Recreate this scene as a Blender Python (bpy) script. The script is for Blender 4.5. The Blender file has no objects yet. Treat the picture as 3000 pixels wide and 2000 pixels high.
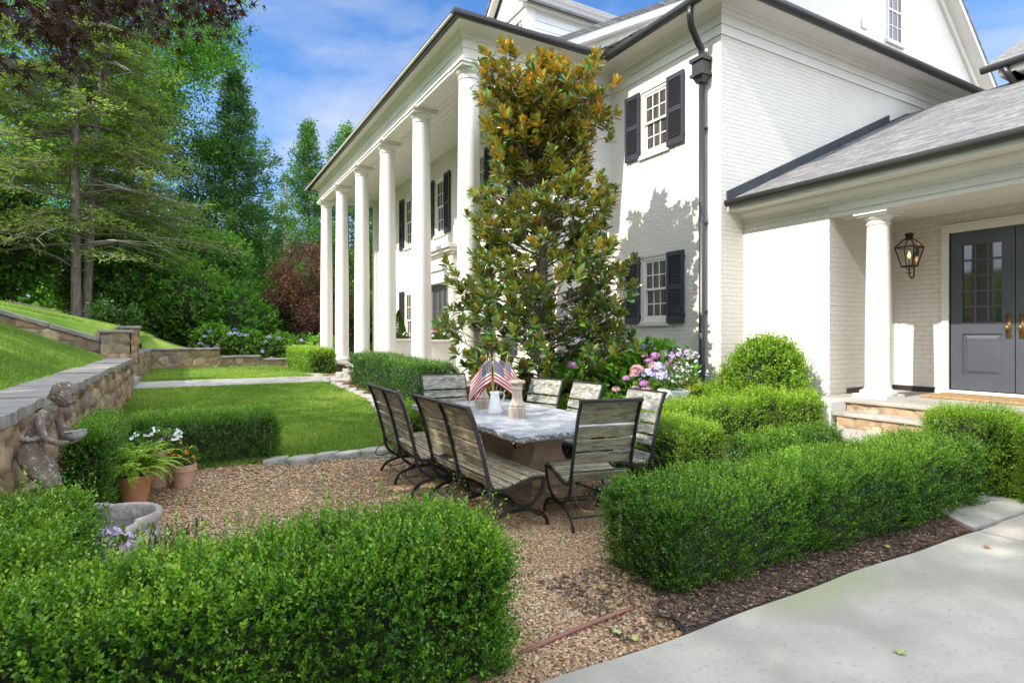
import bpy, bmesh, math, random
import numpy as np
from mathutils import Vector, Matrix
R=math.radians
sc=bpy.context.scene; COL=sc.collection
# ---------------- camera ----------------
CH=1.62; YAW=29.53
cam=bpy.data.cameras.new('camera'); co=bpy.data.objects.new('camera',cam); COL.objects.link(co)
co.location=(0,0,CH); co.rotation_euler=(R(90),0,R(-YAW))
cam.sensor_width=36; cam.lens=20.29; cam.shift_y=-0.006; cam.clip_start=.05; cam.clip_end=2000
sc.camera=co
# ---------------- light ----------------
sc.view_settings.view_transform='Standard'; sc.view_settings.look='None'; sc.view_settings.gamma=1
sc.view_settings.exposure=1.88
SUN=Vector((1,.09,-.874)).normalized()
sl=bpy.data.lights.new('sun','SUN'); so=bpy.data.objects.new('sun',sl); COL.objects.link(so)
sl.energy=2.05; sl.angle=R(.5); sl.color=(1,.94,.85)
so.rotation_euler=(-SUN).to_track_quat('Z','Y').to_euler()
w=bpy.data.worlds.new('World'); sc.world=w; w.use_nodes=True
nt=w.node_tree; nt.nodes.clear()
def wn(t,**k):
    n=nt.nodes.new(t)
    for a,b in k.items(): setattr(n,a,b)
    return n
out=wn('ShaderNodeOutputWorld'); bg=wn('ShaderNodeBackground'); sky=wn('ShaderNodeTexSky')
sky.sky_type='NISHITA'; sky.sun_disc=False; sky.sun_elevation=R(41); sky.sun_rotation=R(-95.1)
sky.air_density=1.0; sky.dust_density=.8; sky.ozone_density=2.5
tc=wn('ShaderNodeTexCoord'); mp=wn('ShaderNodeMapping'); mp.inputs['Scale'].default_value=(1.1,1.1,3.6)
mp.inputs['Rotation'].default_value=(R(24),R(-16),R(20)); mp.inputs['Location'].default_value=(2.2,.1,1.4)
nz=wn('ShaderNodeTexNoise'); nz.inputs['Scale'].default_value=1.3; nz.inputs['Detail'].default_value=10; nz.inputs['Roughness'].default_value=.56; nz.inputs['Distortion'].default_value=.5
cr=wn('ShaderNodeValToRGB'); cr.color_ramp.elements[0].position=.44; cr.color_ramp.elements[0].color=(0,0,0,1); cr.color_ramp.elements[1].position=.70; cr.color_ramp.elements[1].color=(.9,.9,.9,1)
L=nt.links.new
# darkened sky with cirrus ahead; unseen bright cloud added overhead and behind lifts shade
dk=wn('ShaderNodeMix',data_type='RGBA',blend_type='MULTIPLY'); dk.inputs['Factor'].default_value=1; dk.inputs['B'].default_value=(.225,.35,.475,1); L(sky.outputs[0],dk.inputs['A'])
mx=wn('ShaderNodeMix',data_type='RGBA'); mx.inputs['B'].default_value=(1.65,1.70,1.85,1)
L(tc.outputs['Generated'],mp.inputs[0]); L(mp.outputs[0],nz.inputs['Vector']); L(nz.outputs['Fac'],cr.inputs[0])
L(dk.outputs['Result'],mx.inputs['A']); L(cr.outputs[0],mx.inputs['Factor'])
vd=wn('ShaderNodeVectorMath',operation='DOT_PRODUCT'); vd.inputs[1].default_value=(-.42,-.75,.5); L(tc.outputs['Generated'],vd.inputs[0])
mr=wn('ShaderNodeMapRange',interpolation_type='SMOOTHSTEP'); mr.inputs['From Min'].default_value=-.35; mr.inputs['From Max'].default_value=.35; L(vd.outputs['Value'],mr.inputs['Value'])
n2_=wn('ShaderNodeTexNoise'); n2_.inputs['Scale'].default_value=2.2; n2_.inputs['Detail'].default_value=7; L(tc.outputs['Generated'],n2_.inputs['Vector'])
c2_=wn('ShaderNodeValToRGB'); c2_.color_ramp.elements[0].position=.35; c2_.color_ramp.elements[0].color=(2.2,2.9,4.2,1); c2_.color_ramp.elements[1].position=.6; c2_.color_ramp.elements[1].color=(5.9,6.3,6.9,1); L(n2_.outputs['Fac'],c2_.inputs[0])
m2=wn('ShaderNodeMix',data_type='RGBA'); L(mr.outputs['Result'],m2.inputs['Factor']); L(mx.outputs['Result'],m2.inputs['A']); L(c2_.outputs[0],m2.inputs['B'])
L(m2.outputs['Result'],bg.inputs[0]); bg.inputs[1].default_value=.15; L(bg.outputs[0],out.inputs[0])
sc.cycles.use_adaptive_sampling=True
sc.cycles.max_bounces=6; sc.cycles.transparent_max_bounces=6; sc.cycles.transmission_bounces=3; sc.cycles.glossy_bounces=3; sc.cycles.diffuse_bounces=3

# ---------------- helpers ----------------
def tag(o,label=None,cat=None,group=None,kind=None):
    if label: o['label']=label
    if cat: o['category']=cat
    if group: o['group']=group
    if kind: o['kind']=kind
    return o
def empty(name,loc=(0,0,0),rz=0):
    o=bpy.data.objects.new(name,None); COL.objects.link(o); o.location=loc; o.rotation_euler=(0,0,rz); o.empty_display_size=.1; return o
def copy_tree(o,parent=None):
    c=o.copy(); COL.objects.link(c); c.parent=parent
    for ch in [x for x in bpy.data.objects if x.parent==o]: copy_tree(ch,c)
    return c
class MB:
    def __init__(s): s.v=[];s.f=[];s.m=[];s.mi=0
    def add(s,vs,fs):
        b=len(s.v); s.v+= [tuple(p) for p in vs]; s.f+=[[b+i for i in f] for f in fs]; s.m+=[s.mi]*len(fs); return s
    def box(s,x0,x1,y0,y1,z0,z1):
        vs=[(x,y,z) for z in (z0,z1) for y in (y0,y1) for x in (x0,x1)]
        return s.add(vs,[(0,2,3,1),(4,5,7,6),(0,1,5,4),(2,6,7,3),(0,4,6,2),(1,3,7,5)])
    def frustum(s,cx,cy,z0,z1,a0,b0,a1,b1):
        vs=[(cx+sx*a,cy+sy*b,z) for z,a,b in ((z0,a0,b0),(z1,a1,b1)) for sy in (-1,1) for sx in (-1,1)]
        return s.add(vs,[(0,2,3,1),(4,5,7,6),(0,1,5,4),(2,6,7,3),(0,4,6,2),(1,3,7,5)])
    def tube(s,pts,r,n=8,close=False,cap=True):
        P=[Vector(p) for p in pts]; rr=r if isinstance(r,(list,tuple)) else [r]*len(P)
        rings=[]; b=len(s.v); up=Vector((0,0,1)); prev=None
        for i,p in enumerate(P):
            d=(P[min(i+1,len(P)-1)]-P[max(i-1,0)]).normalized()
            if prev is None:
                a=d.cross(up) if abs(d.z)<.95 else d.cross(Vector((1,0,0)))
            else: a=prev-d*prev.dot(d)
            a.normalize(); prev=a; c=d.cross(a)
            for k in range(n):
                t=2*math.pi*k/n; s.v.append(tuple(p+(a*math.cos(t)+c*math.sin(t))*rr[i]))
        for i in range(len(P)-1):
            for k in range(n):
                s.f.append([b+i*n+k,b+i*n+(k+1)%n,b+(i+1)*n+(k+1)%n,b+(i+1)*n+k]); s.m.append(s.mi)
        if cap:
            s.f.append([b+k for k in range(n)][::-1]); s.f.append([b+(len(P)-1)*n+k for k in range(n)]); s.m+=[s.mi]*2
        return s
    def ribbon(s,pts,a,w,t):   # flat bar: pts in a plane, a = across direction, w width across, t thickness in plane
        P=[Vector(p) for p in pts]; a=Vector(a).normalized(); b=len(s.v)
        for i,p in enumerate(P):
            d=(P[min(i+1,len(P)-1)]-P[max(i-1,0)]).normalized(); n=d.cross(a).normalized()
            for sa,sn in ((-1,-1),(1,-1),(1,1),(-1,1)): s.v.append(tuple(p+a*sa*w/2+n*sn*t/2))
        for i in range(len(P)-1):
            for k in range(4): s.f.append([b+i*4+k,b+i*4+(k+1)%4,b+(i+1)*4+(k+1)%4,b+(i+1)*4+k]); s.m.append(s.mi)
        s.f.append([b,b+3,b+2,b+1]); e=b+(len(P)-1)*4; s.f.append([e,e+1,e+2,e+3]); s.m+=[s.mi]*2
        return s
    def lathe(s,cx,cy,prof,n=24,cap=True):
        b=len(s.v)
        for r,z in prof:
            for k in range(n):
                t=2*math.pi*k/n; s.v.append((cx+r*math.cos(t),cy+r*math.sin(t),z))
        for i in range(len(prof)-1):
            for k in range(n): s.f.append([b+i*n+k,b+i*n+(k+1)%n,b+(i+1)*n+(k+1)%n,b+(i+1)*n+k]); s.m.append(s.mi)
        if cap:
            s.f.append([b+k for k in range(n)][::-1]); s.f.append([b+(len(prof)-1)*n+k for k in range(n)]); s.m+=[s.mi]*2
        return s
    def prism(s,poly,axis,a0,a1):   # polygon in plane, extruded along axis
        def P(u,v,a): return {'x':(a,u,v),'y':(u,a,v),'z':(u,v,a)}[axis]
        n=len(poly); vs=[P(u,v,a0) for u,v in poly]+[P(u,v,a1) for u,v in poly]
        return s.add(vs,[list(range(n))[::-1],[n+i for i in range(n)]]+[[i,(i+1)%n,n+(i+1)%n,n+i] for i in range(n)])
    def build(s,name,mat,parent=None,smooth=False,bevel=0,fix=True):
        me=bpy.data.meshes.new(name); me.from_pydata(s.v,[],s.f); me.update()
        if fix:
            bm=bmesh.new(); bm.from_mesh(me); bmesh.ops.recalc_face_normals(bm,faces=bm.faces); bm.to_mesh(me); bm.free()
        for m in (mat if isinstance(mat,(list,tuple)) else [mat]): me.materials.append(m)
        if isinstance(mat,(list,tuple)): me.polygons.foreach_set('material_index',s.m)
        if smooth: me.polygons.foreach_set('use_smooth',[True]*len(me.polygons))
        o=bpy.data.objects.new(name,me); COL.objects.link(o); o.parent=parent
        if bevel:
            b=o.modifiers.new('bevel','BEVEL'); b.width=bevel; b.segments=2; b.limit_method='ANGLE'; b.angle_limit=R(40)
        return o
def npmesh(name,V,F,mat,parent=None,tint=None,smooth=False,uv=None):
    """V (n,3); F (m,k) uniform polygons; tint (n,3)"""
    V=np.ascontiguousarray(V,dtype=np.float32); F=np.ascontiguousarray(F,dtype=np.int32)
    me=bpy.data.meshes.new(name); m,k=F.shape
    me.vertices.add(len(V)); me.vertices.foreach_set('co',V.ravel())
    me.loops.add(m*k); me.loops.foreach_set('vertex_index',F.ravel())
    me.polygons.add(m); me.polygons.foreach_set('loop_start',np.arange(0,m*k,k,dtype=np.int32))
    try: me.polygons.foreach_set('loop_total',np.full(m,k,dtype=np.int32))
    except Exception: pass
    if tint is not None:
        a=me.color_attributes.new('tint','FLOAT_COLOR','POINT'); c=np.ones((len(V),4),dtype=np.float32); c[:,:3]=tint; a.data.foreach_set('color',c.ravel())
    if uv is not None:
        u=me.uv_layers.new(name='uv'); u.data.foreach_set('uv',np.ascontiguousarray(uv[F.ravel()],dtype=np.float32).ravel())
    me.materials.append(mat); me.update(calc_edges=True)
    if smooth: me.polygons.foreach_set('use_smooth',np.ones(m,dtype=bool))
    o=bpy.data.objects.new(name,me); COL.objects.link(o); o.parent=parent; return o
def unit(a): return a/np.maximum(np.linalg.norm(a,axis=-1,keepdims=True),1e-9)
def leaves(name,P,D,S,mat,rng,parent=None,tint=None,width=.5,shape='hex',fold=.25,N=None):
    """P base points, D growth directions, S lengths"""
    n=len(P); D=unit(D); r=rng.normal(size=(n,3)) if N is None else N
    A=unit(np.cross(D,r)); U=np.cross(A,D)
    S=np.asarray(S).reshape(-1,1)*np.ones((n,1)); wd=S*width
    if shape=='quad':
        V=np.stack([P,P+D*S*.5+A*wd*.5+U*wd*fold,P+D*S,P+D*S*.5-A*wd*.5+U*wd*fold],1); k=4
        F=np.arange(n)[:,None]*4+np.array([[0,1,2,3]])
    else:
        V=np.stack([P,P+D*S*.3+A*wd*.42+U*wd*fold*.6,P+D*S*.72+A*wd*.46+U*wd*fold*.7,P+D*S,P+D*S*.72-A*wd*.46+U*wd*fold*.7,P+D*S*.3-A*wd*.42+U*wd*fold*.6],1); k=6
        b=np.arange(n)[:,None]*6
        F=np.concatenate([b+np.array([[0,1,2,3]]),b+np.array([[0,3,4,5]])],0)
    T=None
    if tint is not None: T=np.repeat(tint,k,axis=0)
    return npmesh(name,V.reshape(-1,3),F,mat,parent,T)
def vnoise(P,scale,seed):     # cheap smooth value noise, P (n,3) -> (n,)
    r=np.random.RandomState(seed); K=r.normal(size=(7,3))*scale; ph=r.rand(7)*6.28
    return np.sin(P@K.T+ph).mean(axis=1)*1.2
# ---------------- materials ----------------
def NT(name):
    m=bpy.data.materials.new(name); m.use_nodes=True; t=m.node_tree; b=t.nodes['Principled BSDF']; return m,t,b
def N(t,ty,ins=None,**k):
    n=t.nodes.new(ty)
    for a,b in k.items(): setattr(n,a,b)
    if ins:
        for a,b in ins.items(): n.inputs[a].default_value=b
    return n
def c4(c): return (c[0],c[1],c[2],1)
def ramp(t,src,stops):
    r=N(t,'ShaderNodeValToRGB'); e=r.color_ramp.elements
    while len(e)<len(stops): e.new(.5)
    for i,(p,c) in enumerate(stops): e[i].position=p; e[i].color=c4(c)
    t.links.new(src,r.inputs[0]); return r.outputs[0]
def mat(name,c1,c2=None,scale=4,rough=.6,bump=0,bscale=40,metal=0,spec=.5,stretch=(1,1,1),detail=6,lo=.35,hi=.65,c3=None,c3scale=20,c3lo=.55,c3hi=.62,coat=0):
    m,t,b=NT(name); l=t.links.new
    b.inputs['Roughness'].default_value=rough; b.inputs['Metallic'].default_value=metal; b.inputs['Specular IOR Level'].default_value=spec
    b.inputs['Coat Weight'].default_value=coat
    g=N(t,'ShaderNodeTexCoord'); mpn=N(t,'ShaderNodeMapping',{'Scale':stretch}); l(g.outputs['Object'],mpn.inputs[0])
    col=None
    if c2 is not None:
        n=N(t,'ShaderNodeTexNoise',{'Scale':scale,'Detail':detail}); l(mpn.outputs[0],n.inputs['Vector'])
        col=ramp(t,n.outputs['Fac'],[(lo,c1),(hi,c2)])
    if c3 is not None:
        n=N(t,'ShaderNodeTexNoise',{'Scale':c3scale,'Detail':8,'Roughness':.65}); l(mpn.outputs[0],n.inputs['Vector'])
        f=ramp(t,n.outputs['Fac'],[(c3lo,(0,0,0)),(c3hi,(1,1,1))]); x=N(t,'ShaderNodeMix',data_type='RGBA'); l(f,x.inputs['Factor'])
        if col: l(col,x.inputs['A'])
        else: x.inputs['A'].default_value=c4(c1)
        x.inputs['B'].default_value=c4(c3); col=x.outputs['Result']
    if col: l(col,b.inputs['Base Color'])
    else: b.inputs['Base Color'].default_value=c4(c1)
    if bump:
        n=N(t,'ShaderNodeTexNoise',{'Scale':bscale,'Detail':8}); l(mpn.outputs[0],n.inputs['Vector'])
        u=N(t,'ShaderNodeBump',{'Strength':bump,'Distance':.01}); l(n.outputs['Fac'],u.inputs['Height']); l(u.outputs[0],b.inputs['Normal'])
    return m
def leafmat(name,stops,rough=.45,trans=.35,under=None,spec=.4,tcol=None):
    """tint.r picks the leaf colour; thin leaves pass some light"""
    m,t,b=NT(name); l=t.links.new
    a=N(t,'ShaderNodeAttribute',attribute_name='tint'); s=N(t,'ShaderNodeSeparateColor'); l(a.outputs['Color'],s.inputs[0])
    col=ramp(t,s.outputs[0],stops)
    if under:
        g=N(t,'ShaderNodeNewGeometry'); x=N(t,'ShaderNodeMix',data_type='RGBA'); l(g.outputs['Backfacing'],x.inputs['Factor']); l(col,x.inputs['A'])
        u=ramp(t,s.outputs[1],under); l(u,x.inputs['B']); col=x.outputs['Result']
    l(col,b.inputs['Base Color']); b.inputs['Roughness'].default_value=rough; b.inputs['Specular IOR Level'].default_value=spec
    if trans:
        tr=N(t,'ShaderNodeBsdfTranslucent'); mxs=N(t,'ShaderNodeMixShader',{0:trans}); o=t.nodes['Material Output']
        g2=N(t,'ShaderNodeMix',data_type='RGBA',blend_type='MULTIPLY'); g2.inputs['Factor'].default_value=1; l(col,g2.inputs['A']); g2.inputs['B'].default_value=c4(tcol or (1.6,1.7,.7)); l(g2.outputs['Result'],tr.inputs[0])
        l(b.outputs[0],mxs.inputs[1]); l(tr.outputs[0],mxs.inputs[2]); l(mxs.outputs[0],o.inputs[0])
    return m
def brickmat(name,col=(.80,.78,.73),mort=(.70,.68,.63),strength=.9):
    m,t,b=NT(name); l=t.links.new
    g=N(t,'ShaderNodeTexCoord'); s=N(t,'ShaderNodeSeparateXYZ'); l(g.outputs['Object'],s.inputs[0])
    a=N(t,'ShaderNodeMath',operation='ADD'); l(s.outputs[0],a.inputs[0]); l(s.outputs[1],a.inputs[1])
    nw=N(t,'ShaderNodeTexNoise',{'Scale':6.0,'Detail':3}); l(g.outputs['Object'],nw.inputs['Vector'])
    wz=N(t,'ShaderNodeMath',operation='MULTIPLY_ADD'); l(nw.outputs['Fac'],wz.inputs[0]); wz.inputs[1].default_value=.012; l(s.outputs[2],wz.inputs[2])
    wx=N(t,'ShaderNodeMath',operation='MULTIPLY_ADD'); l(nw.outputs['Fac'],wx.inputs[0]); wx.inputs[1].default_value=.03; l(a.outputs[0],wx.inputs[2])
    c=N(t,'ShaderNodeCombineXYZ'); l(wx.outputs[0],c.inputs[0]); l(wz.outputs[0],c.inputs[1])
    br=N(t,'ShaderNodeTexBrick',{'Scale':1.0,'Mortar Size':.006,'Mortar Smooth':.5,'Brick Width':.205,'Row Height':.0677,'Bias':0}); br.offset=.5
    br.inputs['Color1'].default_value=(1,1,1,1); br.inputs['Color2'].default_value=(.55,.55,.55,1); br.inputs['Mortar'].default_value=(0,0,0,1)
    l(c.outputs[0],br.inputs['Vector'])
    x=N(t,'ShaderNodeMix',data_type='RGBA'); l(br.outputs['Fac'],x.inputs['Factor']); x.inputs['B'].default_value=c4(mort)
    n2=N(t,'ShaderNodeTexNoise',{'Scale':.9,'Detail':10,'Roughness':.7}); l(g.outputs['Object'],n2.inputs['Vector'])
    base=ramp(t,n2.outputs['Fac'],[(.3,tuple(v*.90 for v in col)),(.7,tuple(min(1,v*1.03) for v in col))]); l(base,x.inputs['A']); l(x.outputs['Result'],b.inputs['Base Color'])
    b.inputs['Roughness'].default_value=.55
    n3=N(t,'ShaderNodeTexNoise',{'Scale':28,'Detail':6}); l(g.outputs['Object'],n3.inputs['Vector'])
    bw=N(t,'ShaderNodeRGBToBW'); l(br.outputs['Color'],bw.inputs[0])
    ad=N(t,'ShaderNodeMath',operation='MULTIPLY_ADD'); l(n3.outputs['Fac'],ad.inputs[0]); ad.inputs[1].default_value=.7; l(bw.outputs[0],ad.inputs[2])
    u=N(t,'ShaderNodeBump',{'Strength':strength,'Distance':.009}); l(ad.outputs[0],u.inputs['Height']); l(u.outputs[0],b.inputs['Normal'])
    return m
def voromat(name,stops,scale,rough=.8,bump=.6,dist=.01,noise2=None):
    m,t,b=NT(name); l=t.links.new
    g=N(t,'ShaderNodeTexCoord'); n=N(t,'ShaderNodeTexNoise',{'Scale':scale*.7,'Detail':2}); l(g.outputs['Object'],n.inputs['Vector'])
    mxv=N(t,'ShaderNodeMix',data_type='RGBA'); mxv.inputs['Factor'].default_value=.012; l(g.outputs['Object'],mxv.inputs['A']); l(n.outputs['Color'],mxv.inputs['B'])
    v=N(t,'ShaderNodeTexVoronoi',{'Scale':scale}); l(mxv.outputs['Result'],v.inputs['Vector'])
    s=N(t,'ShaderNodeSeparateColor'); l(v.outputs['Color'],s.inputs[0]); col=ramp(t,s.outputs[0],stops)
    n4=N(t,'ShaderNodeTexNoise',{'Scale':1.3,'Detail':5}); l(g.outputs['Object'],n4.inputs['Vector'])
    k=ramp(t,n4.outputs['Fac'],[(.3,(.82,.80,.78)),(.7,(1.08,1.06,1.02))])
    x=N(t,'ShaderNodeMix',data_type='RGBA',blend_type='MULTIPLY'); x.inputs['Factor'].default_value=1; l(col,x.inputs['A']); l(k,x.inputs['B']); l(x.outputs['Result'],b.inputs['Base Color'])
    b.inputs['Roughness'].default_value=rough
    iv=N(t,'ShaderNodeMath',operation='MULTIPLY'); l(v.outputs['Distance'],iv.inputs[0]); iv.inputs[1].default_value=-1
    u=N(t,'ShaderNodeBump',{'Strength':bump,'Distance':dist}); l(iv.outputs[0],u.inputs['Height']); l(u.outputs[0],b.inputs['Normal'])
    return m
def tintmat(name,stops,rough=.8,bump=.5,bscale=30):
    m,t,b=NT(name); l=t.links.new
    a=N(t,'ShaderNodeAttribute',attribute_name='tint'); s=N(t,'ShaderNodeSeparateColor'); l(a.outputs['Color'],s.inputs[0])
    col=ramp(t,s.outputs[0],stops); g=N(t,'ShaderNodeTexCoord')
    n=N(t,'ShaderNodeTexNoise',{'Scale':9,'Detail':8,'Roughness':.65}); l(g.outputs['Object'],n.inputs['Vector'])
    k=ramp(t,n.outputs['Fac'],[(.3,(.6,.6,.6)),(.7,(1.25,1.2,1.12))])
    x=N(t,'ShaderNodeMix',data_type='RGBA',blend_type='MULTIPLY'); x.inputs['Factor'].default_value=1; l(col,x.inputs['A']); l(k,x.inputs['B'])
    y=N(t,'ShaderNodeMix',data_type='RGBA'); l(s.outputs[1],y.inputs['Factor']); l(x.outputs['Result'],y.inputs['A']); y.inputs['B'].default_value=(.17,.155,.135,1)
    l(y.outputs['Result'],b.inputs['Base Color']); b.inputs['Roughness'].default_value=rough
    n3=N(t,'ShaderNodeTexNoise',{'Scale':bscale,'Detail':8}); l(g.outputs['Object'],n3.inputs['Vector'])
    u=N(t,'ShaderNodeBump',{'Strength':bump,'Distance':.015}); l(n3.outputs['Fac'],u.inputs['Height']); l(u.outputs[0],b.inputs['Normal'])
    return m
WHITE=mat('white_paint',(.735,.70,.635),(.695,.66,.60),scale=1.5,rough=.42,bump=.08,bscale=25)
BRICK=brickmat('painted_brick',(.715,.67,.60),(.635,.595,.53),.85)
SLATE=mat('shutter_paint',(.030,.033,.040),(.024,.027,.033),scale=3,rough=.45)
DOORP=mat('door_paint',(.072,.078,.095),(.060,.066,.080),scale=3,rough=.4)
GUTTER=mat('bronze_metal',(.030,.027,.026),(.024,.022,.022),scale=2,rough=.35,metal=0)
GLASS=mat('window_glass',(.045,.045,.045),(.02,.022,.025),scale=1.2,rough=.04,spec=.8)
CURT=mat('curtained_glass',(.085,.078,.068),(.028,.026,.025),scale=3,rough=.05,spec=.8,stretch=(8,8,.2))
IRON=mat('wrought_iron',(.018,.017,.017),(.042,.037,.033),scale=9,rough=.5,metal=.3,bump=.2,bscale=60)
BLACK=mat('black_metal',(.02,.021,.02),None,rough=.4,metal=.4)
BRASS=mat('aged_brass',(.26,.17,.075),(.18,.12,.06),scale=20,rough=.45,metal=.7)
WOOD=mat('lichen_wood',(.10,.092,.075),(.28,.26,.225),scale=14,rough=.85,stretch=(2,.35,2),bump=.6,bscale=50,c3=(.40,.46,.38),c3scale=42,c3lo=.55,c3hi=.59)
WOODB=mat('weathered_wood',(.12,.085,.048),(.31,.235,.145),scale=14,rough=.85,stretch=(2,.35,2),bump=.6,bscale=50,c3=(.27,.32,.20),c3scale=34,c3lo=.54,c3hi=.60)
STONET=mat('table_stone',(.23,.23,.235),(.37,.37,.375),scale=9,rough=.7,bump=.6,bscale=45,c3=(.16,.16,.17),c3scale=34,c3lo=.52,c3hi=.66)
STONEP=mat('cast_stone',(.32,.225,.14),(.42,.31,.205),scale=5,rough=.85,bump=.4,bscale=40)
FLAG=mat('flagstone',(.27,.25,.215),(.38,.355,.31),scale=2.2,rough=.85,bump=.5,bscale=14,c3=(.22,.19,.165),c3scale=6,c3lo=.55,c3hi=.72)
TERRA=mat('terracotta',(.42,.17,.075),(.50,.23,.12),scale=7,rough=.85,bump=.15,bscale=60)
TERRAP=mat('pale_terracotta',(.44,.24,.16),(.53,.33,.24),scale=7,rough=.85,bump=.15,bscale=60)
STAT=mat('statue_stone',(.115,.083,.063),(.20,.152,.12),scale=9,rough=.9,bump=.5,bscale=55,c3=(.36,.34,.30),c3scale=26,c3lo=.55,c3hi=.62)
BASIN=mat('basin_stone',(.27,.23,.20),(.38,.34,.31),scale=6,rough=.85,bump=.4,bscale=40,c3=(.5,.49,.47),c3scale=14,c3lo=.52,c3hi=.64)
BARK=mat('bark',(.075,.06,.045),(.17,.14,.11),scale=6,rough=.95,stretch=(3,3,.5),bump=1,bscale=14)
BARKG=mat('grey_bark',(.12,.10,.075),(.24,.205,.165),scale=5,rough=.95,stretch=(3,3,.6),bump=.8,bscale=14)
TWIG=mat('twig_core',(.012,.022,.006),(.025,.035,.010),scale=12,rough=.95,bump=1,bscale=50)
# ---------------- terrain ----------------
def hill(x):
    return np.interp(-x,[-8,-3,-1,.35,1.5,4,5,10,30,90],[.5,.55,.85,1.25,1.75,2.37,2.6,4.0,5.5,7])
def H(x,y):
    x=np.asarray(x,dtype=float); y=np.asarray(y,dtype=float)
    zy=.51*np.clip((y-6.2)/7.4,0,1); zx=.38*np.clip((x-4.6)/1.6,0,1)*np.clip((y-3.2)/1.0,0,1)
    z=np.maximum(zy,zx)
    hA=np.maximum(1.13,1.13+.42*(-1.35-x)); hA=np.where(x<-8,1.13+.42*6.65+.12*(-8-x),hA)
    z=np.where((x<-1.1)&(y<14.2),hA,z)
    z=np.where((x<-1.1)&(y>=14.2),hill(x),z)
    far=hill(x); z=np.where(y>21.8,np.where(y>24,far,z*0+np.minimum(far,far)),z)
    return z
def Hs(x,y): return float(H(x,y))
def sheet(name,x0,x1,y0,y1,dx,mat_,off=0,label=None,cat=None,kind='structure',rough=0,mask=None,thick=0):
    nx=max(2,int((x1-x0)/dx)+1); ny=max(2,int((y1-y0)/dx)+1)
    X,Y=np.meshgrid(np.linspace(x0,x1,nx),np.linspace(y0,y1,ny)); Z=H(X,Y)+off
    V=np.stack([X,Y,Z],-1).reshape(-1,3)
    if rough: V[:,2]+=vnoise(V,3.0,5)*rough
    i=np.arange(nx*ny).reshape(ny,nx); F=np.stack([i[:-1,:-1],i[:-1,1:],i[1:,1:],i[1:,:-1]],-1).reshape(-1,4)
    if mask is not None:
        c=V[F].mean(1); F=F[mask(c[:,0],c[:,1])]
    o=npmesh(name,V,F,mat_,smooth=True)
    return tag(o,label,cat,kind=kind)
def farH(x,y): return H(x,y)
EARTH=mat('earth',(.05,.045,.025),(.10,.075,.04),scale=1.5,rough=1,bump=.6,bscale=20,c3=(.05,.08,.02),c3scale=2,c3lo=.45,c3hi=.6)
# one base ground, reaching the horizon
def base_ground():
    xs=np.concatenate([[-400,-200,-100,-60,-40],np.arange(-30,-8,1.5),np.arange(-8,10,.35),[12,16,24,40,80,200,400]])
    ys=np.concatenate([[-300,-100,-40,-15],np.arange(-6,30,.5),np.arange(30,70,3),[80,120,250,600]])
    X,Y=np.meshgrid(xs,ys); Z=H(X,Y)-.06
    sh=(X>-1.45)&(X<-.85)&(Y<22); Z=np.where(sh,np.minimum(Z,.0),Z)
    V=np.stack([X,Y,Z],-1).reshape(-1,3); nx=len(xs); i=np.arange(len(V)).reshape(len(ys),nx)
    F=np.stack([i[:-1,:-1],i[:-1,1:],i[1:,1:],i[1:,:-1]],-1).reshape(-1,4)
    tag(npmesh('ground',V,F,EARTH),kind='structure')
base_ground()
GRASS=mat('lawn_grass',(.105,.195,.022),(.20,.29,.045),scale=1.1,rough=.9,bump=.9,bscale=90,c3=(.25,.29,.075),c3scale=2.3,c3lo=.55,c3hi=.75,spec=.2)
GRAV=voromat('gravel_stones',[(0,(.075,.038,.018)),(.2,(.37,.215,.10)),(.4,(.22,.115,.05)),(.6,(.48,.315,.17)),(.8,(.12,.072,.043)),(1,(.55,.43,.29))],58,bump=1,dist=.012)
MULCHD=voromat('dark_mulch',[(0,(.012,.008,.006)),(.5,(.035,.021,.015)),(1,(.08,.05,.032))],45,bump=1,dist=.02)
MULCHR=voromat('red_mulch',[(0,(.08,.035,.018)),(.5,(.17,.08,.045)),(1,(.27,.15,.09))],38,bump=1,dist=.02)
CONC=mat('concrete',(.30,.268,.22),(.41,.372,.31),scale=1.7,rough=.9,bump=.25,bscale=120,c3=(.24,.22,.18),c3scale=36,c3lo=.56,c3hi=.72)
# lime stain on the concrete near the mulch
def stain():
    t=CONC.node_tree; b=t.nodes['Principled BSDF']; l=t.links.new; src=b.inputs['Base Color'].links[0].from_socket
    g=N(t,'ShaderNodeTexCoord'); m=N(t,'ShaderNodeMapping'); m.inputs['Location'].default_value=(-3.5*1.1,-2.25*2.6,0); m.inputs['Scale'].default_value=(1.1,2.6,1); l(g.outputs['Object'],m.inputs[0])
    s=N(t,'ShaderNodeTexGradient',gradient_type='SPHERICAL'); l(m.outputs[0],s.inputs[0])
    n=N(t,'ShaderNodeTexNoise',{'Scale':5,'Detail':8}); l(g.outputs['Object'],n.inputs['Vector'])
    f=N(t,'ShaderNodeMath',operation='MULTIPLY'); l(s.outputs['Fac'],f.inputs[0]); l(n.outputs['Fac'],f.inputs[1])
    r=ramp(t,f.outputs[0],[(.03,(0,0,0)),(.35,(.9,.9,.9))]); x=N(t,'ShaderNodeMix',data_type='RGBA'); l(r,x.inputs['Factor']); l(src,x.inputs['A']); x.inputs['B'].default_value=(.30,.30,.17,1); l(x.outputs['Result'],b.inputs['Base Color'])
stain()
def wob(x): return 2.245+.012*math.sin(x*1.9+.5)+.008*math.sin(x*5.1)
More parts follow.
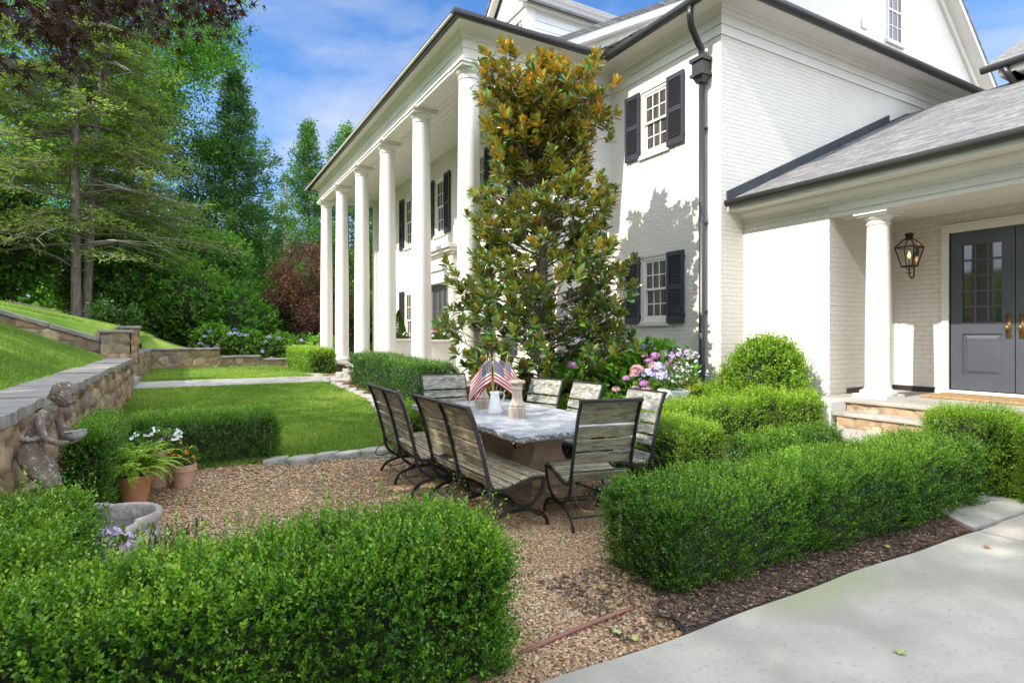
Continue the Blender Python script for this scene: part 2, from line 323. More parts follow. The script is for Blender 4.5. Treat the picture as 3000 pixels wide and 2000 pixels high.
# gravel court, drive, beds
sheet('gravel_court',-.9,4.35,1.5,7.65,.1,GRAV,.0,'pea gravel court under the stone table','gravel',rough=.012)
def strip(name,poly_top,z,m,kind='structure',thick=.06,parent=None):
    b=MB(); b.prism(poly_top,'z',z-thick,z); o=b.build(name,m,parent); tag(o,kind=kind); return o
edge=[(x,wob(x)-.02) for x in np.linspace(1.0,5.9,40)]
strip('driveway',edge+[(6.0,2.22),(60,2.22),(60,-40),(-20,-40),(-20,1.0),(-.5,1.6),(.5,2.1)],.035,CONC)
bm_=MB()
for a in np.linspace(1.5,6.0,46)[:-1]:
    pass
def bed(name,pts,z,m,label=None,cat=None):
    b=MB(); n=len(pts); b.v=[(x,y,(Hs(x,y) if z is None else 0)+(z or .03)) for x,y in pts]; b.f=[list(range(n))]; b.m=[0]
    return tag(b.build(name,m),label,cat,kind='structure')
bed('mulch_bed',[(x,wob(x)-.03) for x in np.linspace(2.3,5.7,30)]+[(6.2,3.4),(2.9,3.5),(2.7,2.9),(2.5,2.6)],.028,MULCHD)
# stone edge between lawn and gravel etc.
lx=lambda y: float(np.interp(y,[7.5,9,11.2,13.9],[2.35,2.85,3.15,2.85]))
def lawn_low(x,y): return (x>-.93)&(x<np.interp(y,[7.5,9,11.2,13.7],[2.35,2.85,3.15,2.85]))&(y>7.45+.05*np.sin(x*4))
sheet('lawn',-.95,3.3,7.4,13.7,.08,GRASS,.02,kind='structure',mask=lawn_low)
sheet('lawn',-.95,3.3,15.75,21.5,.25,GRASS,.02,kind='structure',mask=lambda x,y:(x<3.15-.05*(y-15.7)))
sheet('lawn',-14,-1.3,-1,13.75,.3,GRASS,.03,kind='structure')
sheet('lawn',-9,-1.3,14.12,25.6,.3,GRASS,.03,kind='structure',mask=lambda x,y:(x>-5.2-.05*(y-16))&((y>15.9)|(x<-1.42)))
sheet('lawn',-1.3,4,21.7,25.0,.25,GRASS,.03,kind='structure',mask=lambda x,y:y<25.2-1.1*(x+1.3)*.45)
bedR=sheet('mulch_bed',2.3,6.2,7.3,13.72,.2,MULCHR,.03,kind='structure',mask=lambda x,y:(x>np.interp(y,[7.5,9,11.2,13.7],[2.35,2.85,3.15,2.85])))
sheet('mulch_bed',2.3,4.2,15.75,22.5,.2,MULCHR,.03,kind='structure',mask=lambda x,y:(x>=3.15-.05*(y-15.7)))
sheet('mulch_bed',-14,4,22,40,.6,MULCHR,.005,kind='structure')
sheet('mulch_bed',4.3,8,3.3,9,.2,MULCHD,.02,kind='structure')
# flagstone path to the front door, stepping slabs
strip('path',[(-.95,13.72),(3.55,13.72),(3.55,15.72),(-.95,15.72)],.555,FLAG,thick=.08)
strip('path',[(5.58,2.235),(6.9,2.22),(6.95,3.3),(6.0,3.4),(5.85,2.6)],.055,FLAG)
strip('path',[(5.2,4.05),(6.75,4.05),(6.75,4.4),(5.2,4.4)],.30,FLAG,thick=.2)
# ---------------- grass blades ----------------
BLADE=leafmat('grass_blades',[(0,(.10,.185,.022)),(.4,(.18,.285,.035)),(.75,(.30,.38,.075)),(1,(.44,.46,.14))],rough=.6,trans=.3)
def grass(name,label,n,xr,yr,mask,h,seed,off=.02):
    rng=np.random.default_rng(seed); x=rng.uniform(*xr,n); y=rng.uniform(*yr,n)
    w_=rng.uniform(size=n)<1; k=mask(x,y)&w_; x=x[k];y=y[k]; n=len(x)
    P=np.stack([x,y,H(x,y)+off],-1); D=rng.normal(size=(n,3))*.45; D[:,2]=1; D=unit(D)
    A=rng.normal(size=(n,3)); A[:,2]=0; A=unit(A); hh=h*rng.uniform(.6,1.5,(n,1)); wd=h*.16
    V=np.stack([P-A*wd,P+A*wd,P+D*hh],1).reshape(-1,3); T=rng.uniform(0,.7,n)+.42*vnoise(P,1.1,3)+.22*vnoise(P,3.7,8); T=np.clip(T,0,1)
    npmesh_o=npmesh(name,V,np.arange(3*n).reshape(-1,3),BLADE,tint=np.repeat(np.stack([T,T,T],-1),3,axis=0))
    return tag(npmesh_o,label,'grass',kind='stuff')
grass('grass','short mown grass of the lower lawn in front of the portico',150000,(-.9,3.2),(7.45,13.7),lawn_low,.045,1)
grass('grass','mown grass beyond the flagstone path',30000,(-.9,3.0),(15.8,21.4),lambda x,y:x<3.1-.05*(y-15.7),.06,2)
grass('grass','sloping grass above the long stone retaining wall',130000,(-4.5,-1.33),(4.5,13.7),lambda x,y:x>-.30*y-1.2,.05,3,.03)
grass('grass','grass slope behind the stone pillars',50000,(-6,-1.0),(15.9,25.5),lambda x,y:x>-.27*y,.06,4,.03)
# ---------------- loose pebbles and chips ----------------
def pebbles(name,label,n,xr,yr,mask,size,m,seed,cat,z=0.0,flat=.6,kind='stuff',stretch=1.0):
    rng=np.random.default_rng(seed); x=rng.uniform(*xr,n); y=rng.uniform(*yr,n); k=mask(x,y); x=x[k];y=y[k];n=len(x)
    oc=np.array([[1,0,0],[0,1,0],[-1,0,0],[0,-1,0],[.05,.05,1],[0,0,-1]],float)
    mid=np.array([[.72,.72,.35],[-.72,.72,.3],[-.72,-.72,.35],[.72,-.72,.3]]); base=np.concatenate([oc[:5],mid])
    F=np.array([[0,5,4],[5,1,4],[1,6,4],[6,2,4],[2,7,4],[7,3,4],[3,8,4],[8,0,4]])
    s=size*rng.uniform(.55,1.35,(n,1,1)); B=base[None]*(1+rng.normal(size=(n,9,3))*.14); B[:,:,2]*=flat; B[:,:,0]*=stretch; B[:,:,1]*=rng.uniform(.6,1.0,(n,1)); 
    a=rng.uniform(0,6.28,n); ca,sa=np.cos(a)[:,None],np.sin(a)[:,None]
    X=B[:,:,0]*ca-B[:,:,1]*sa; Y=B[:,:,0]*sa+B[:,:,1]*ca; tl=rng.normal(size=(n,1))*.35
    Z=B[:,:,2]+tl*X*.5; V=np.stack([X,Y,Z],-1)*s; V+=np.stack([x,y,H(x,y)+z+rng.uniform(0,size*.3,n)],-1)[:,None,:]
    T=np.repeat(rng.uniform(0,1,(n,3)),9,axis=0); Fa=(np.arange(n)[:,None,None]*9+F[None]).reshape(-1,3)
    return tag(npmesh(name,V.reshape(-1,3),Fa,m,tint=T,smooth=False),label,cat,kind=kind)
PEB=leafmat('pebble_stone',[(0,(.065,.034,.015)),(.25,(.40,.23,.105)),(.45,(.22,.115,.05)),(.65,(.52,.34,.18)),(.82,(.11,.075,.05)),(1,(.62,.51,.37))],rough=.75,trans=0)
CHIP=leafmat('bark_chip',[(0,(.020,.012,.008)),(.55,(.07,.040,.025)),(.9,(.15,.09,.058)),(1,(.38,.25,.15))],rough=.9,trans=0)
CHIPR=leafmat('red_bark_chip',[(0,(.09,.04,.02)),(.5,(.21,.10,.055)),(1,(.36,.22,.14))],rough=.9,trans=0)
pebbles('gravel','loose pea gravel between the drive and the stone table',60000,(.9,3.2),(2.2,4.7),lambda x,y:(y>2.26)&~((x>2.75)&(y>2.55)&(y<3.2)),.0095,PEB,11,'gravel',.006)
pebbles('gravel','loose pea gravel around the benches',46000,(-.6,4.2),(4.5,7.6),lambda x,y:x>-10,.0115,PEB,12,'gravel',.006)
pebbles('bark_mulch','dark bark mulch along the curving edge of the drive',26000,(2.2,5.9),(2.25,3.3),lambda x,y:(y>2.25)&(x>2.27+.6*(y-2.25)+.08*np.sin(y*17))&(x<5.55+.9*(y-2.25)),.0075,CHIP,13,'mulch',.034,flat=.35,stretch=2.2)
pebbles('bark_mulch','scattered bark chips spilling on the gravel beside the drive',1300,(2.0,3.0),(2.25,3.2),lambda x,y:y>2.3,.007,CHIP,14,'mulch',.02,flat=.35,stretch=2.2)
pebbles('bark_mulch','reddish bark mulch between the lawn edging and the portico hedge',9000,(2.3,4.2),(7.5,13.7),lambda x,y:x>np.interp(y,[7.5,9,11.2,13.7],[2.35,2.85,3.15,2.85]),.024,CHIPR,15,'mulch',.04,flat=.35,stretch=2.0)
pebbles('bark_mulch','reddish bark mulch at the far side of the path',4000,(2.3,4.1),(15.8,21),lambda x,y:x>3.15-.05*(y-15.7),.03,CHIPR,16,'mulch',.04,flat=.35,stretch=2.0)
# ---------------- field-stone walls ----------------
FIELD=tintmat('field_stone',[(0,(.17,.125,.075)),(.2,(.33,.225,.115)),(.4,(.27,.20,.13)),(.6,(.38,.275,.15)),(.75,(.22,.19,.155)),(.88,(.22,.12,.09)),(1,(.44,.34,.20))])
def stoneface(corner,ux,length,hfun,cell,seed,nrm,res=.035,depth=.035,z0=-.1):
    """relief face: corner (x,y), unit dir ux, top height function of s, outward normal"""
    rng=np.random.default_rng(seed); hmax=max(hfun(0),hfun(length),hfun(length/2))
    ns=max(2,int(length/res)); nh=max(2,int((hmax-z0)/res)); S,T=np.meshgrid(np.linspace(0,length,ns),np.linspace(0,1,nh))
    top=np.array([hfun(s) for s in np.linspace(0,length,ns)])[None,:]; Z=z0+T*(top-z0)
    gx=int(length/cell)+3; gy=int((hmax-z0)/(cell*.72))+3
    cx,cy=np.meshgrid(np.arange(-1,gx-1),np.arange(-1,gy-1)); cx=(cx+(cy%2)*.5+rng.uniform(-.36,.36,cx.shape))*cell; cy=z0+(cy+rng.uniform(-.36,.36,cy.shape))*cell*.72
    C=np.stack([cx.ravel(),cy.ravel()*1.25],-1); Pp=np.stack([S.ravel(),Z.ravel()*1.25],-1)
    Pp=Pp+np.stack([vnoise(np.stack([Pp[:,0]*3,Pp[:,1]*3,Pp[:,0]*0],-1),2.3,seed+1),vnoise(np.stack([Pp[:,0]*3,Pp[:,1]*3,Pp[:,0]*0],-1),2.3,seed+2)],-1)*cell*.09
    f1=np.empty(len(Pp));f2=np.empty(len(Pp));idx=np.empty(len(Pp),int)
    for a in range(0,len(Pp),20000):
        d=np.linalg.norm(Pp[a:a+20000,None]-C[None],axis=2); o=np.argpartition(d,1,axis=1)[:,:2]; dd=np.take_along_axis(d,o,1); sw=dd[:,0]>dd[:,1]
        i0=np.where(sw,o[:,1],o[:,0]); f1[a:a+20000]=dd.min(1); f2[a:a+20000]=dd.max(1); idx[a:a+20000]=i0
    e=np.clip((f2-f1)/(cell*.28),0,1); col=rng.uniform(0,1,len(C)); dep=rng.uniform(-.4,1,len(C)); tx=rng.normal(size=len(C))*.25; 
    off=depth*(e**.5)*(1+.55*dep[idx]+tx[idx]*(Pp[:,0]-C[idx,0])/cell)-depth*.6
    n=np.array([nrm[0],nrm[1],0.]); u=np.array([ux[0],ux[1],0.])
    V=np.array([corner[0],corner[1],0.])+S.ravel()[:,None]*u+n*off[:,None]; V[:,2]=Z.ravel()
    mort=np.clip(1-e*2.6,0,1); i=np.arange(ns*nh).reshape(nh,ns); F=np.stack([i[:-1,:-1],i[:-1,1:],i[1:,1:],i[1:,:-1]],-1).reshape(-1,4)
    return V,F,np.stack([col[idx],mort,mort*0],-1)
def join(parts):
    V=[];F=[];T=[];b=0
    for v,f,t in parts: V.append(v);F.append(f+b);T.append(t);b+=len(v)
    return np.concatenate(V),np.concatenate(F),np.concatenate(T)
def capstone(name,pts_in,pts_out,th,m,parent,seed,piece=.55):
    """row of irregular cap slabs along the two edge polylines (3d points)"""
    rng=random.Random(seed); b=MB(); A=[Vector(p) for p in pts_in]; B=[Vector(p) for p in pts_out]
    L_=(A[-1]-A[0]).length; n=max(1,int(L_/piece)); ts=[0]+sorted([(i+rng.uniform(-.25,.25))/n for i in range(1,n)])+[1]
    for i in range(n):
        t0,t1=ts[i]+.002,ts[i+1]-.002; q=6; dz=rng.uniform(-.006,.008); top=[];
        for k in range(q+1):
            t=t0+(t1-t0)*k/q; p=A[0].lerp(A[-1],t); top.append((p.x+rng.uniform(-.008,.008),p.y,p.z+dz))
        bot=[]
        for k in range(q+1):
            t=t1-(t1-t0)*k/q; p=B[0].lerp(B[-1],t); nrm=(B[0]-A[0]).normalized(); j=rng.uniform(-.03,.02); bot.append((p.x+nrm.x*j,p.y+nrm.y*j,p.z+dz))
        P=top+bot; m_=len(P); s=len(b.v); b.v+=P+[(x+rng.uniform(-.008,.008),y+rng.uniform(-.008,.008),z-th) for x,y,z in P]
        b.f.append([s+k for k in range(m_)]); b.f.append([s+m_+k for k in range(m_)][::-1])
        for k in range(m_): b.f.append([s+k,s+m_+k,s+m_+(k+1)%m_,s+(k+1)%m_])
        b.m+=[0]*(m_+2)
    return b.build(name,m,parent)
CAP=mat('cap_slab',(.17,.15,.13),(.30,.27,.235),scale=4,rough=.85,bump=.8,bscale=18,stretch=(.7,5,1),c3=(.36,.29,.21),c3scale=1.3,c3lo=.62,c3hi=.72)
# long wall
wl=empty('retaining_wall',(-1.1,8,0)); tag(wl,'long field-stone retaining wall with flat slab cap behind the child statue','wall')
def P_(o): # parent without offset
    return o
V,F,T=join([stoneface((-.93,13.6),(0,-1),12.1,lambda s:1.10,.27,21,(1,0),res=.035,depth=.08,z0=-.05)])
def attach(o,root):
    o.parent=root; o.matrix_parent_inverse=Matrix.Translation(-Vector(root.location)); return o
attach(npmesh('stone_face',V,F,FIELD,None,T,smooth=True),wl)
b=MB(); b.box(-1.35,-.96,1.5,13.58,-.1,1.10); attach(b.build('wall_core',STONEP),wl)
attach(capstone('cap',[(-1.38,1.5,1.17),(-1.38,13.62,1.17)],[(-.88,1.5,1.17),(-.88,13.62,1.17)],.07,CAP,None,5,.75),wl)
# pillars
def pillar(x0,x1,y0,y1,z0,z1,label,seed):
    r=empty('stone_pillar',((x0+x1)/2,(y0+y1)/2,z0)); tag(r,label,'pillar')
    V,F,T=join([stoneface((x0,y0),(1,0),x1-x0,lambda s:z1,.24,seed,(0,-1),z0=z0),stoneface((x1,y0),(0,1),y1-y0,lambda s:z1,.24,seed+1,(1,0),z0=z0),stoneface((x0,y1),(0,-1),y1-y0,lambda s:z1,.24,seed+2,(-1,0),z0=z0),stoneface((x1,y1),(-1,0),x1-x0,lambda s:z1,.24,seed+3,(0,1),z0=z0)])
    attach(npmesh('stone_face',V,F,FIELD,None,T,smooth=True),r); b=MB(); b.box(x0-.05,x1+.05,y0-.05,y1+.05,z1,z1+.055); attach(b.build('cap',CAP,bevel=.01),r)
pillar(-1.42,-.95,13.64,14.1,.3,1.67,'square stone pillar at the far end of the long retaining wall',31)
pillar(-1.33,-.95,15.9,16.25,.3,1.78,'narrow stone pillar just beyond the garden steps',37)
# sloping wall climbing left from the pillar
sw_=empty('sloping_wall',(-3,14,1)); tag(sw_,'short stone wall climbing the grass slope left of the pillar','wall')
top=lambda s:1.50+.345*s
V,F,T=stoneface((-1.42,13.75),(-1,0),9,top,.34,41,(0,-1),z0=.9,depth=.04)
attach(npmesh('stone_face',V,F,FIELD,None,T,smooth=True),sw_)
attach(capstone('cap',[(-1.43,14.1,1.57),(-10.4,14.1,1.57+.345*9)],[(-1.43,13.7,1.57),(-10.4,13.7,1.57+.345*9)],.07,CAP,None,9,.8),sw_)
# wall beyond the steps, L shaped, stepping down
w2=empty('low_stone_wall',(0,21,.5)); tag(w2,'L-shaped low field-stone wall stepping down at the back of the lawn','wall')
V,F,T=join([stoneface((-.95,21.5),(0,-1),5.3,lambda s:1.15,.28,51,(1,0),z0=.3,depth=.04),
 stoneface((-.95,21.5),(1,0),1.95,lambda s:1.15,.34,52,(0,-1),z0=.3),stoneface((1.0,21.5),(1,0),1.25,lambda s:.88,.34,53,(0,-1),z0=.3),stoneface((2.25,21.5),(1,0),1.3,lambda s:.76,.34,54,(0,-1),z0=.3)])
attach(npmesh('stone_face',V,F,FIELD,None,T,smooth=True),w2)
b=MB(); b.box(-1.3,-.97,16.3,21.9,.2,1.15); b.box(-.97,1.0,21.55,21.9,.2,1.15); b.box(1.003,2.25,21.55,21.9,.2,.88); b.box(2.253,3.5,21.55,21.9,.2,.76); attach(b.build('wall_core',STONEP),w2)
for a,(x0,x1,z) in enumerate([(-.97,1.03,1.20),(1.04,2.28,.93),(2.29,3.6,.81)]):
    attach(capstone('cap',[(x0,21.95,z),(x1,21.95,z)],[(x0,21.44,z),(x1,21.44,z)],.05,CAP,None,60+a,.7),w2)
attach(capstone('cap',[(-1.36,16.28,1.20),(-1.36,21.9,1.20)],[(-.90,16.28,1.20),(-.90,21.43,1.20)],.05,CAP,None,66,.7),w2)
# garden steps between the pillars
gs=empty('garden_steps',(-1.2,15,.5)); tag(gs,'stone garden steps climbing between the two pillars','steps')
b=MB(); b.box(-1.55,-1.43,14.12,15.88,.3,1.70); attach(b.build('back_wall',STONEP),gs)
for i in range(2):
    b=MB(); b.box(-1.35-.38*i,-.90-.38*i,14.12,15.88,.3,.68+.15*i); attach(b.build('step',FLAG,bevel=.01),gs)
# edging stones
rng_=random.Random(8)
def slab(cx,cy,z,l,wd,h,ang,label,group,name='edging_stone',m=FLAG,cat='stone'):
    b=MB(); n=11; P=[]
    for k in range(n):
        t=6.283*k/n; rr=1+rng_.uniform(-.16,.12); P.append((math.cos(t)*l*rr,math.sin(t)*wd*rr))
    ca,sa=math.cos(ang),math.sin(ang); Q=[(x*ca-y*sa,x*sa+y*ca) for x,y in P]; tl=rng_.uniform(-.05,.05)
    b.v=[(x*.97,y*.97,h+tl*x) for x,y in Q]+[(x*1.03,y*1.03,h*.55+tl*x) for x,y in Q]+[(x,y,-.05) for x,y in Q]; b.f=[list(range(n))]+[[k+r*n,n+k+r*n,n+(k+1)%n+r*n,(k+1)%n+r*n] for r in (0,1) for k in range(n)]; b.m=[0]*len(b.f)
    o=b.build(name,m); o.location=(cx,cy,z); tag(o,label,cat,group); return o

# control joint in the drive and a few fallen leaves
b=MB(); b.box(5.60,5.607,-8,2.21,.0358,.0362); tag(b.build('driveway_joint',EARTH),kind='structure')
FALL=leafmat('fallen_leaf_skin',[(0,(.20,.30,.05)),(.5,(.42,.48,.16)),(1,(.35,.16,.06))],rough=.6,trans=.1)
for i,(x,y,z,a,lab) in enumerate([(2.06,2.32,.03,.4,'yellow-green fallen leaf on the gravel near the brown pipe'),(3.1,1.55,.045,2,'pale green fallen leaf lying out on the concrete drive'),(2.02,2.42,.03,1.2,'small grey-green fallen leaf on the gravel beside the mulch'),(4.55,2.36,.05,2.2,'round green fallen leaf on the dark mulch'),(5.2,2.0,.045,.3,'small brown fallen leaf on the drive near the joint'),(3.6,4.1,.03,.9,'orange-brown fallen leaf on the gravel under the near chair')]):
    n=9; P=[]
    for k in range(n*2): t=6.283*k/(n*2); rr=.022*(1.25 if k%4==0 else .7 if k%2 else 1.0); P.append((math.cos(t)*rr*1.3,math.sin(t)*rr,.004*math.sin(3*t)+.003))
    V=np.array(P+[(0,0,.006)]); F=np.array([[k,(k+1)%(2*n),2*n] for k in range(2*n)]); o=npmesh('fallen_leaf',V,F,FALL,tint=np.full((2*n+1,3),[.6,.3,.45,.2,1,.95][i])); o.location=(x,y,z); o.rotation_euler=(0,0,a); tag(o,lab,'leaf')
# ---------------- house ----------------
FL=.80
house=empty('house',(7,8,0)); tag(house,'white painted brick house with a two-storey columned portico and side entrance','house')
def hp(o): return attach(o,house)
def wallX(x,y0,y1,z0,z1,holes,th,m,name='brick_wall'):
    """wall whose outer face lies at X=x (facing -X), thickness th inwards"""
    ys=sorted({y0,y1,*[h[0] for h in holes],*[h[1] for h in holes]}); b=MB()
    for a,c in zip(ys[:-1],ys[1:]):
        hs=sorted([(h[2],h[3]) for h in holes if h[0]<=a+1e-6 and h[1]>=c-1e-6]); z=z0
        for h0,h1 in hs:
            if h0>z: b.box(x,x+th,a,c,z,h0)
            z=h1
        if z<z1: b.box(x,x+th,a,c,z,z1)
    o=b.build(name,m); bm=bmesh.new(); bm.from_mesh(o.data); bmesh.ops.remove_doubles(bm,verts=bm.verts,dist=1e-4)
    cnt={}
    for f in bm.faces: cnt.setdefault(tuple(sorted(v.index for v in f.verts)),[]).append(f)
    bmesh.ops.delete(bm,geom=[f for g in cnt.values() if len(g)>1 for f in g],context='FACES_ONLY'); bm.to_mesh(o.data); bm.free()
    return hp(o)
XF,YC,YI=7.21,6.17,8.82      # front wall of the end bay, its near side, inner corner
XC=5.95                       # wall behind the columns
ZF=6.27
def window(xw,y0,y1,z0,z1,glass,cols=3,rows=2,shut=True,sash=True,depth=.09):
    """double hung window on a wall facing -X; y0..y1 opening"""
    r=MB(); r.box(xw+.02,xw+depth,y0,y0+.05,z0,z1); r.box(xw+.02,xw+depth,y1-.05,y1,z0,z1); r.box(xw+.02,xw+depth,y0+.05,y1-.05,z1-.06,z1); r.box(xw+.015,xw+depth,y0+.05,y1-.05,z0,z0+.04)
    f=hp(r.build('window',WHITE,bevel=.004))
    b=MB(); zm=(z0+z1)/2; a0,a1=y0+.05,y1-.05
    for k,(zb,zt,xo) in enumerate(((zm-.02,z1-.06,.035),(z0+.04,zm+.02,.06))):
        X0,X1=xw+xo,xw+xo+.03
        b.box(X0,X1,a0,a0+.04,zb,zt); b.box(X0,X1,a1-.04,a1,zb,zt); b.box(X0,X1,a0+.04,a1-.04,zt-.04,zt); b.box(X0,X1,a0+.04,a1-.04,zb,zb+(.07 if k else .04))
        for c in range(1,cols): yy=a0+.04+(a1-a0-.08)*c/cols; b.box(X0+.003,X1-.003,yy-.009,yy+.009,zb+.04,zt-.04)
        for c in range(1,rows): zz=zb+.04+(zt-zb-.08)*c/rows; b.box(X0+.005,X1-.005,a0+.04,a1-.04,zz-.009,zz+.009)
    s=b.build('sash',WHITE); s.parent=f; s.matrix_parent_inverse=f.matrix_world.inverted() if False else Matrix.Identity(4)
    g=MB(); g.box(xw+.05,xw+.056,a0+.01,a1-.01,zm,z1-.07); g.box(xw+.074,xw+.08,a0+.01,a1-.01,z0+.05,zm); p=g.build('pane',glass); p.parent=f
    g=MB(); g.box(xw-.045,xw+.02,y0-.05,y1+.05,z0-.075,z0-.003); p=g.build('sill',BRICK,bevel=.004); p.parent=f
    g=MB(); g.box(xw+.081,xw+.09,y0,y1,z0,z1); p=g.build('backing',GLASS); p.parent=f
def shutter(xw,y0,y1,z0,z1):
    b=MB(); X0,X1=xw-.055,xw-.02; st=.055
    b.box(X0,X1,y0,y0+st,z0,z1); b.box(X0,X1,y1-st,y1,z0,z1); zm=(z0+z1)/2
    for za,zb in ((z0,z0+.10),(zm-.04,zm+.04),(z1-.08,z1)): b.box(X0+.002,X1-.002,y0+st,y1-st,za,zb)
    for za,zb in ((z0+.10,zm-.04),(zm+.04,z1-.08)):
        n=int((zb-za)/.038)
        for k in range(n):
            z=za+(zb-za)*(k+.5)/n; h=.017
            b.add([(X0+.004,y0+st,z-h),(X0+.004,y1-st,z-h),(X1-.008,y1-st,z+h),(X1-.008,y0+st,z+h),(X0+.009,y0+st,z-h-.003),(X0+.009,y1-st,z-h-.003),(X1-.003,y1-st,z+h-.003),(X1-.003,y0+st,z+h-.003)],[(0,1,2,3),(4,7,6,5),(0,4,5,1),(2,6,7,3),(0,3,7,4),(1,5,6,2)])
    b.box(X1-.004,X1-.001,y0+st,y1-st,z0+.1,z1-.08)
    o=hp(b.build('shutter',SLATE))
    g=MB(); 
    for z in (z0+.12,z1-.12): q=MB(); q.box(xw-.03,xw-.003,y0,y0+.03,z-.03,z+.03); hh=q.build('hinge',BLACK); hh.parent=o
    yy=(y0+y1)/2; g.tube([(xw-.06,yy,z0+.02),(xw-.065,yy,z0-.03),(xw-.06,yy+.01,z0-.07),(xw-.05,yy+.03,z0-.085),(xw-.05,yy+.04,z0-.06)],.005,5)
    h=g.build('shutter_dog',BLACK); h.parent=o
    return o
def unit_window(xw,yc,z0,z1,glass,wd=.66,sw=.385):
    window(xw,yc-wd/2,yc+wd/2,z0,z1,glass); shutter(xw,yc+wd/2+.012,yc+wd/2+.012+sw,z0-.03,z1+.02); shutter(xw,yc-wd/2-.012-sw,yc-wd/2-.012,z0-.03,z1+.02)
# walls
ub=(4.86,6.00); lb=(1.86,3.02); WCY=7.63
wallX(XF,YC,YI,0,ZF+.3,[(WCY-.33,WCY+.33,*ub),(WCY-.33,WCY+.33,*lb)],.25,BRICK)
unit_window(XF,WCY,*ub,CURT); unit_window(XF,WCY,*lb,CURT)
b=MB(); b.box(XF+.25,16,YC,YC+.25,0,ZF+.3); hp(b.build('brick_wall',BRICK))
b=MB(); b.box(XC,XF+.24,YI,YI+.25,0,ZF+.28); hp(b.build('brick_wall',BRICK))
pc=[9.90,12.07,14.43,16.93]; DY=14.43
UP=(4.32,5.84); LO=(1.2,2.96)
holes=[(y-.36,y+.36,*UP) for y in pc]+[(y-.36,y+.36,*LO) for y in (pc[0],pc[1],pc[3])]+[(DY-.75,DY+.75,FL,3.0)]
wallX(XC,YI+.25,20.7,0,ZF+.5,holes,.25,BRICK)
for y in pc: unit_window(XC,y,*UP,CURT,wd=.72,sw=.37)
for y in (pc[0],pc[1],pc[3]): unit_window(XC,y,*LO,CURT,wd=.72,sw=.37)
# front door (french doors) with surround
def fdoor(x,y0,y1,z0,z1,label=None):
    b=MB(); b.box(x,x+.05,y0,y0+.11,z0,z1); b.box(x,x+.05,y1-.11,y1,z0,z1); b.box(x,x+.05,y0+.11,y1-.11,z1-.14,z1); b.box(x,x+.05,y0+.11,y1-.11,z0,z0+.3)
    for k in range(1,3): yy=y0+.11+(y1-y0-.22)*k/3; b.box(x+.008,x+.04,yy-.011,yy+.011,z0+.3,z1-.14)
    for k in range(1,6): zz=z0+.3+(z1-z0-.44)*k/6; b.box(x+.01,x+.038,y0+.11,y1-.11,zz-.011,zz+.011)
    d=hp(b.build('door',DOORP)); g=MB(); g.box(x+.02,x+.028,y0+.1,y1-.1,z0+.29,z1-.13); p=g.build('pane',CURT); p.parent=d
fdoor(XC+.08,DY-.75,DY-.003,FL,2.98); fdoor(XC+.08,DY+.003,DY+.75,FL,2.98)
b=MB()
for s in (-1,1):
    y=DY+s*.98; b.box(XC-.14,XC-.002,y-.15,y+.15,FL,3.3); b.box(XC-.17,XC-.002,y-.18,y+.18,FL,FL+.18); b.box(XC-.17,XC-.002,y-.18,y+.18,3.2,3.32)
b.box(XC-.12,XC-.002,DY-.83,DY+.83,3.0,3.32)
for a,(z0,z1,o) in enumerate([(3.323,3.42,.18),(3.423,3.66,.15),(3.663,3.72,.2),(3.723,3.80,.27),(3.803,3.90,.34)]): b.box(XC-o,XC-.002,DY-1.0-o,DY+1.0+o,z0,z1)
hp(b.build('door_surround',WHITE,bevel=.008))
# portico floor, ceiling, entablature
b=MB(); b.box(3.98,XC,8.6,20.8,.1,FL-.05); hp(b.build('portico_base',STONEP)); b=MB(); b.box(3.93,XC-.002,8.55,20.85,FL-.05,FL); hp(b.build('portico_floor',FLAG,bevel=.008))
b=MB(); b.box(3.45,3.93,13.55,15.55,.5,.655); b.box(3.62,3.925,13.6,15.5,.656,.74); hp(b.build('step',FLAG,bevel=.01))
EX,EYN,EYF=4.06,8.80,20.62
BOARD=mat('beadboard',(.76,.75,.71),(.73,.72,.68),scale=2,rough=.5)
def boardbump(m,period,axis,strength=.8):
    t=m.node_tree; b=t.nodes['Principled BSDF']; l=t.links.new; g=N(t,'ShaderNodeTexCoord'); s=N(t,'ShaderNodeSeparateXYZ'); l(g.outputs['Object'],s.inputs[0])
    q=N(t,'ShaderNodeMath',operation='DIVIDE'); l(s.outputs[axis],q.inputs[0]); q.inputs[1].default_value=period; f=N(t,'ShaderNodeMath',operation='FRACT'); l(q.outputs[0],f.inputs[0])
    r=ramp(t,f.outputs[0],[(0,(0,0,0)),(.07,(1,1,1))]); u=N(t,'ShaderNodeBump',{'Strength':strength,'Distance':.02}); l(r,u.inputs['Height']); l(u.outputs[0],b.inputs['Normal'])
boardbump(BOARD,.14,0)
b=MB(); b.box(EX+.30,XC+.01,EYN+.3,EYF-.3,6.40,6.44); hp(b.build('ceiling',BOARD))
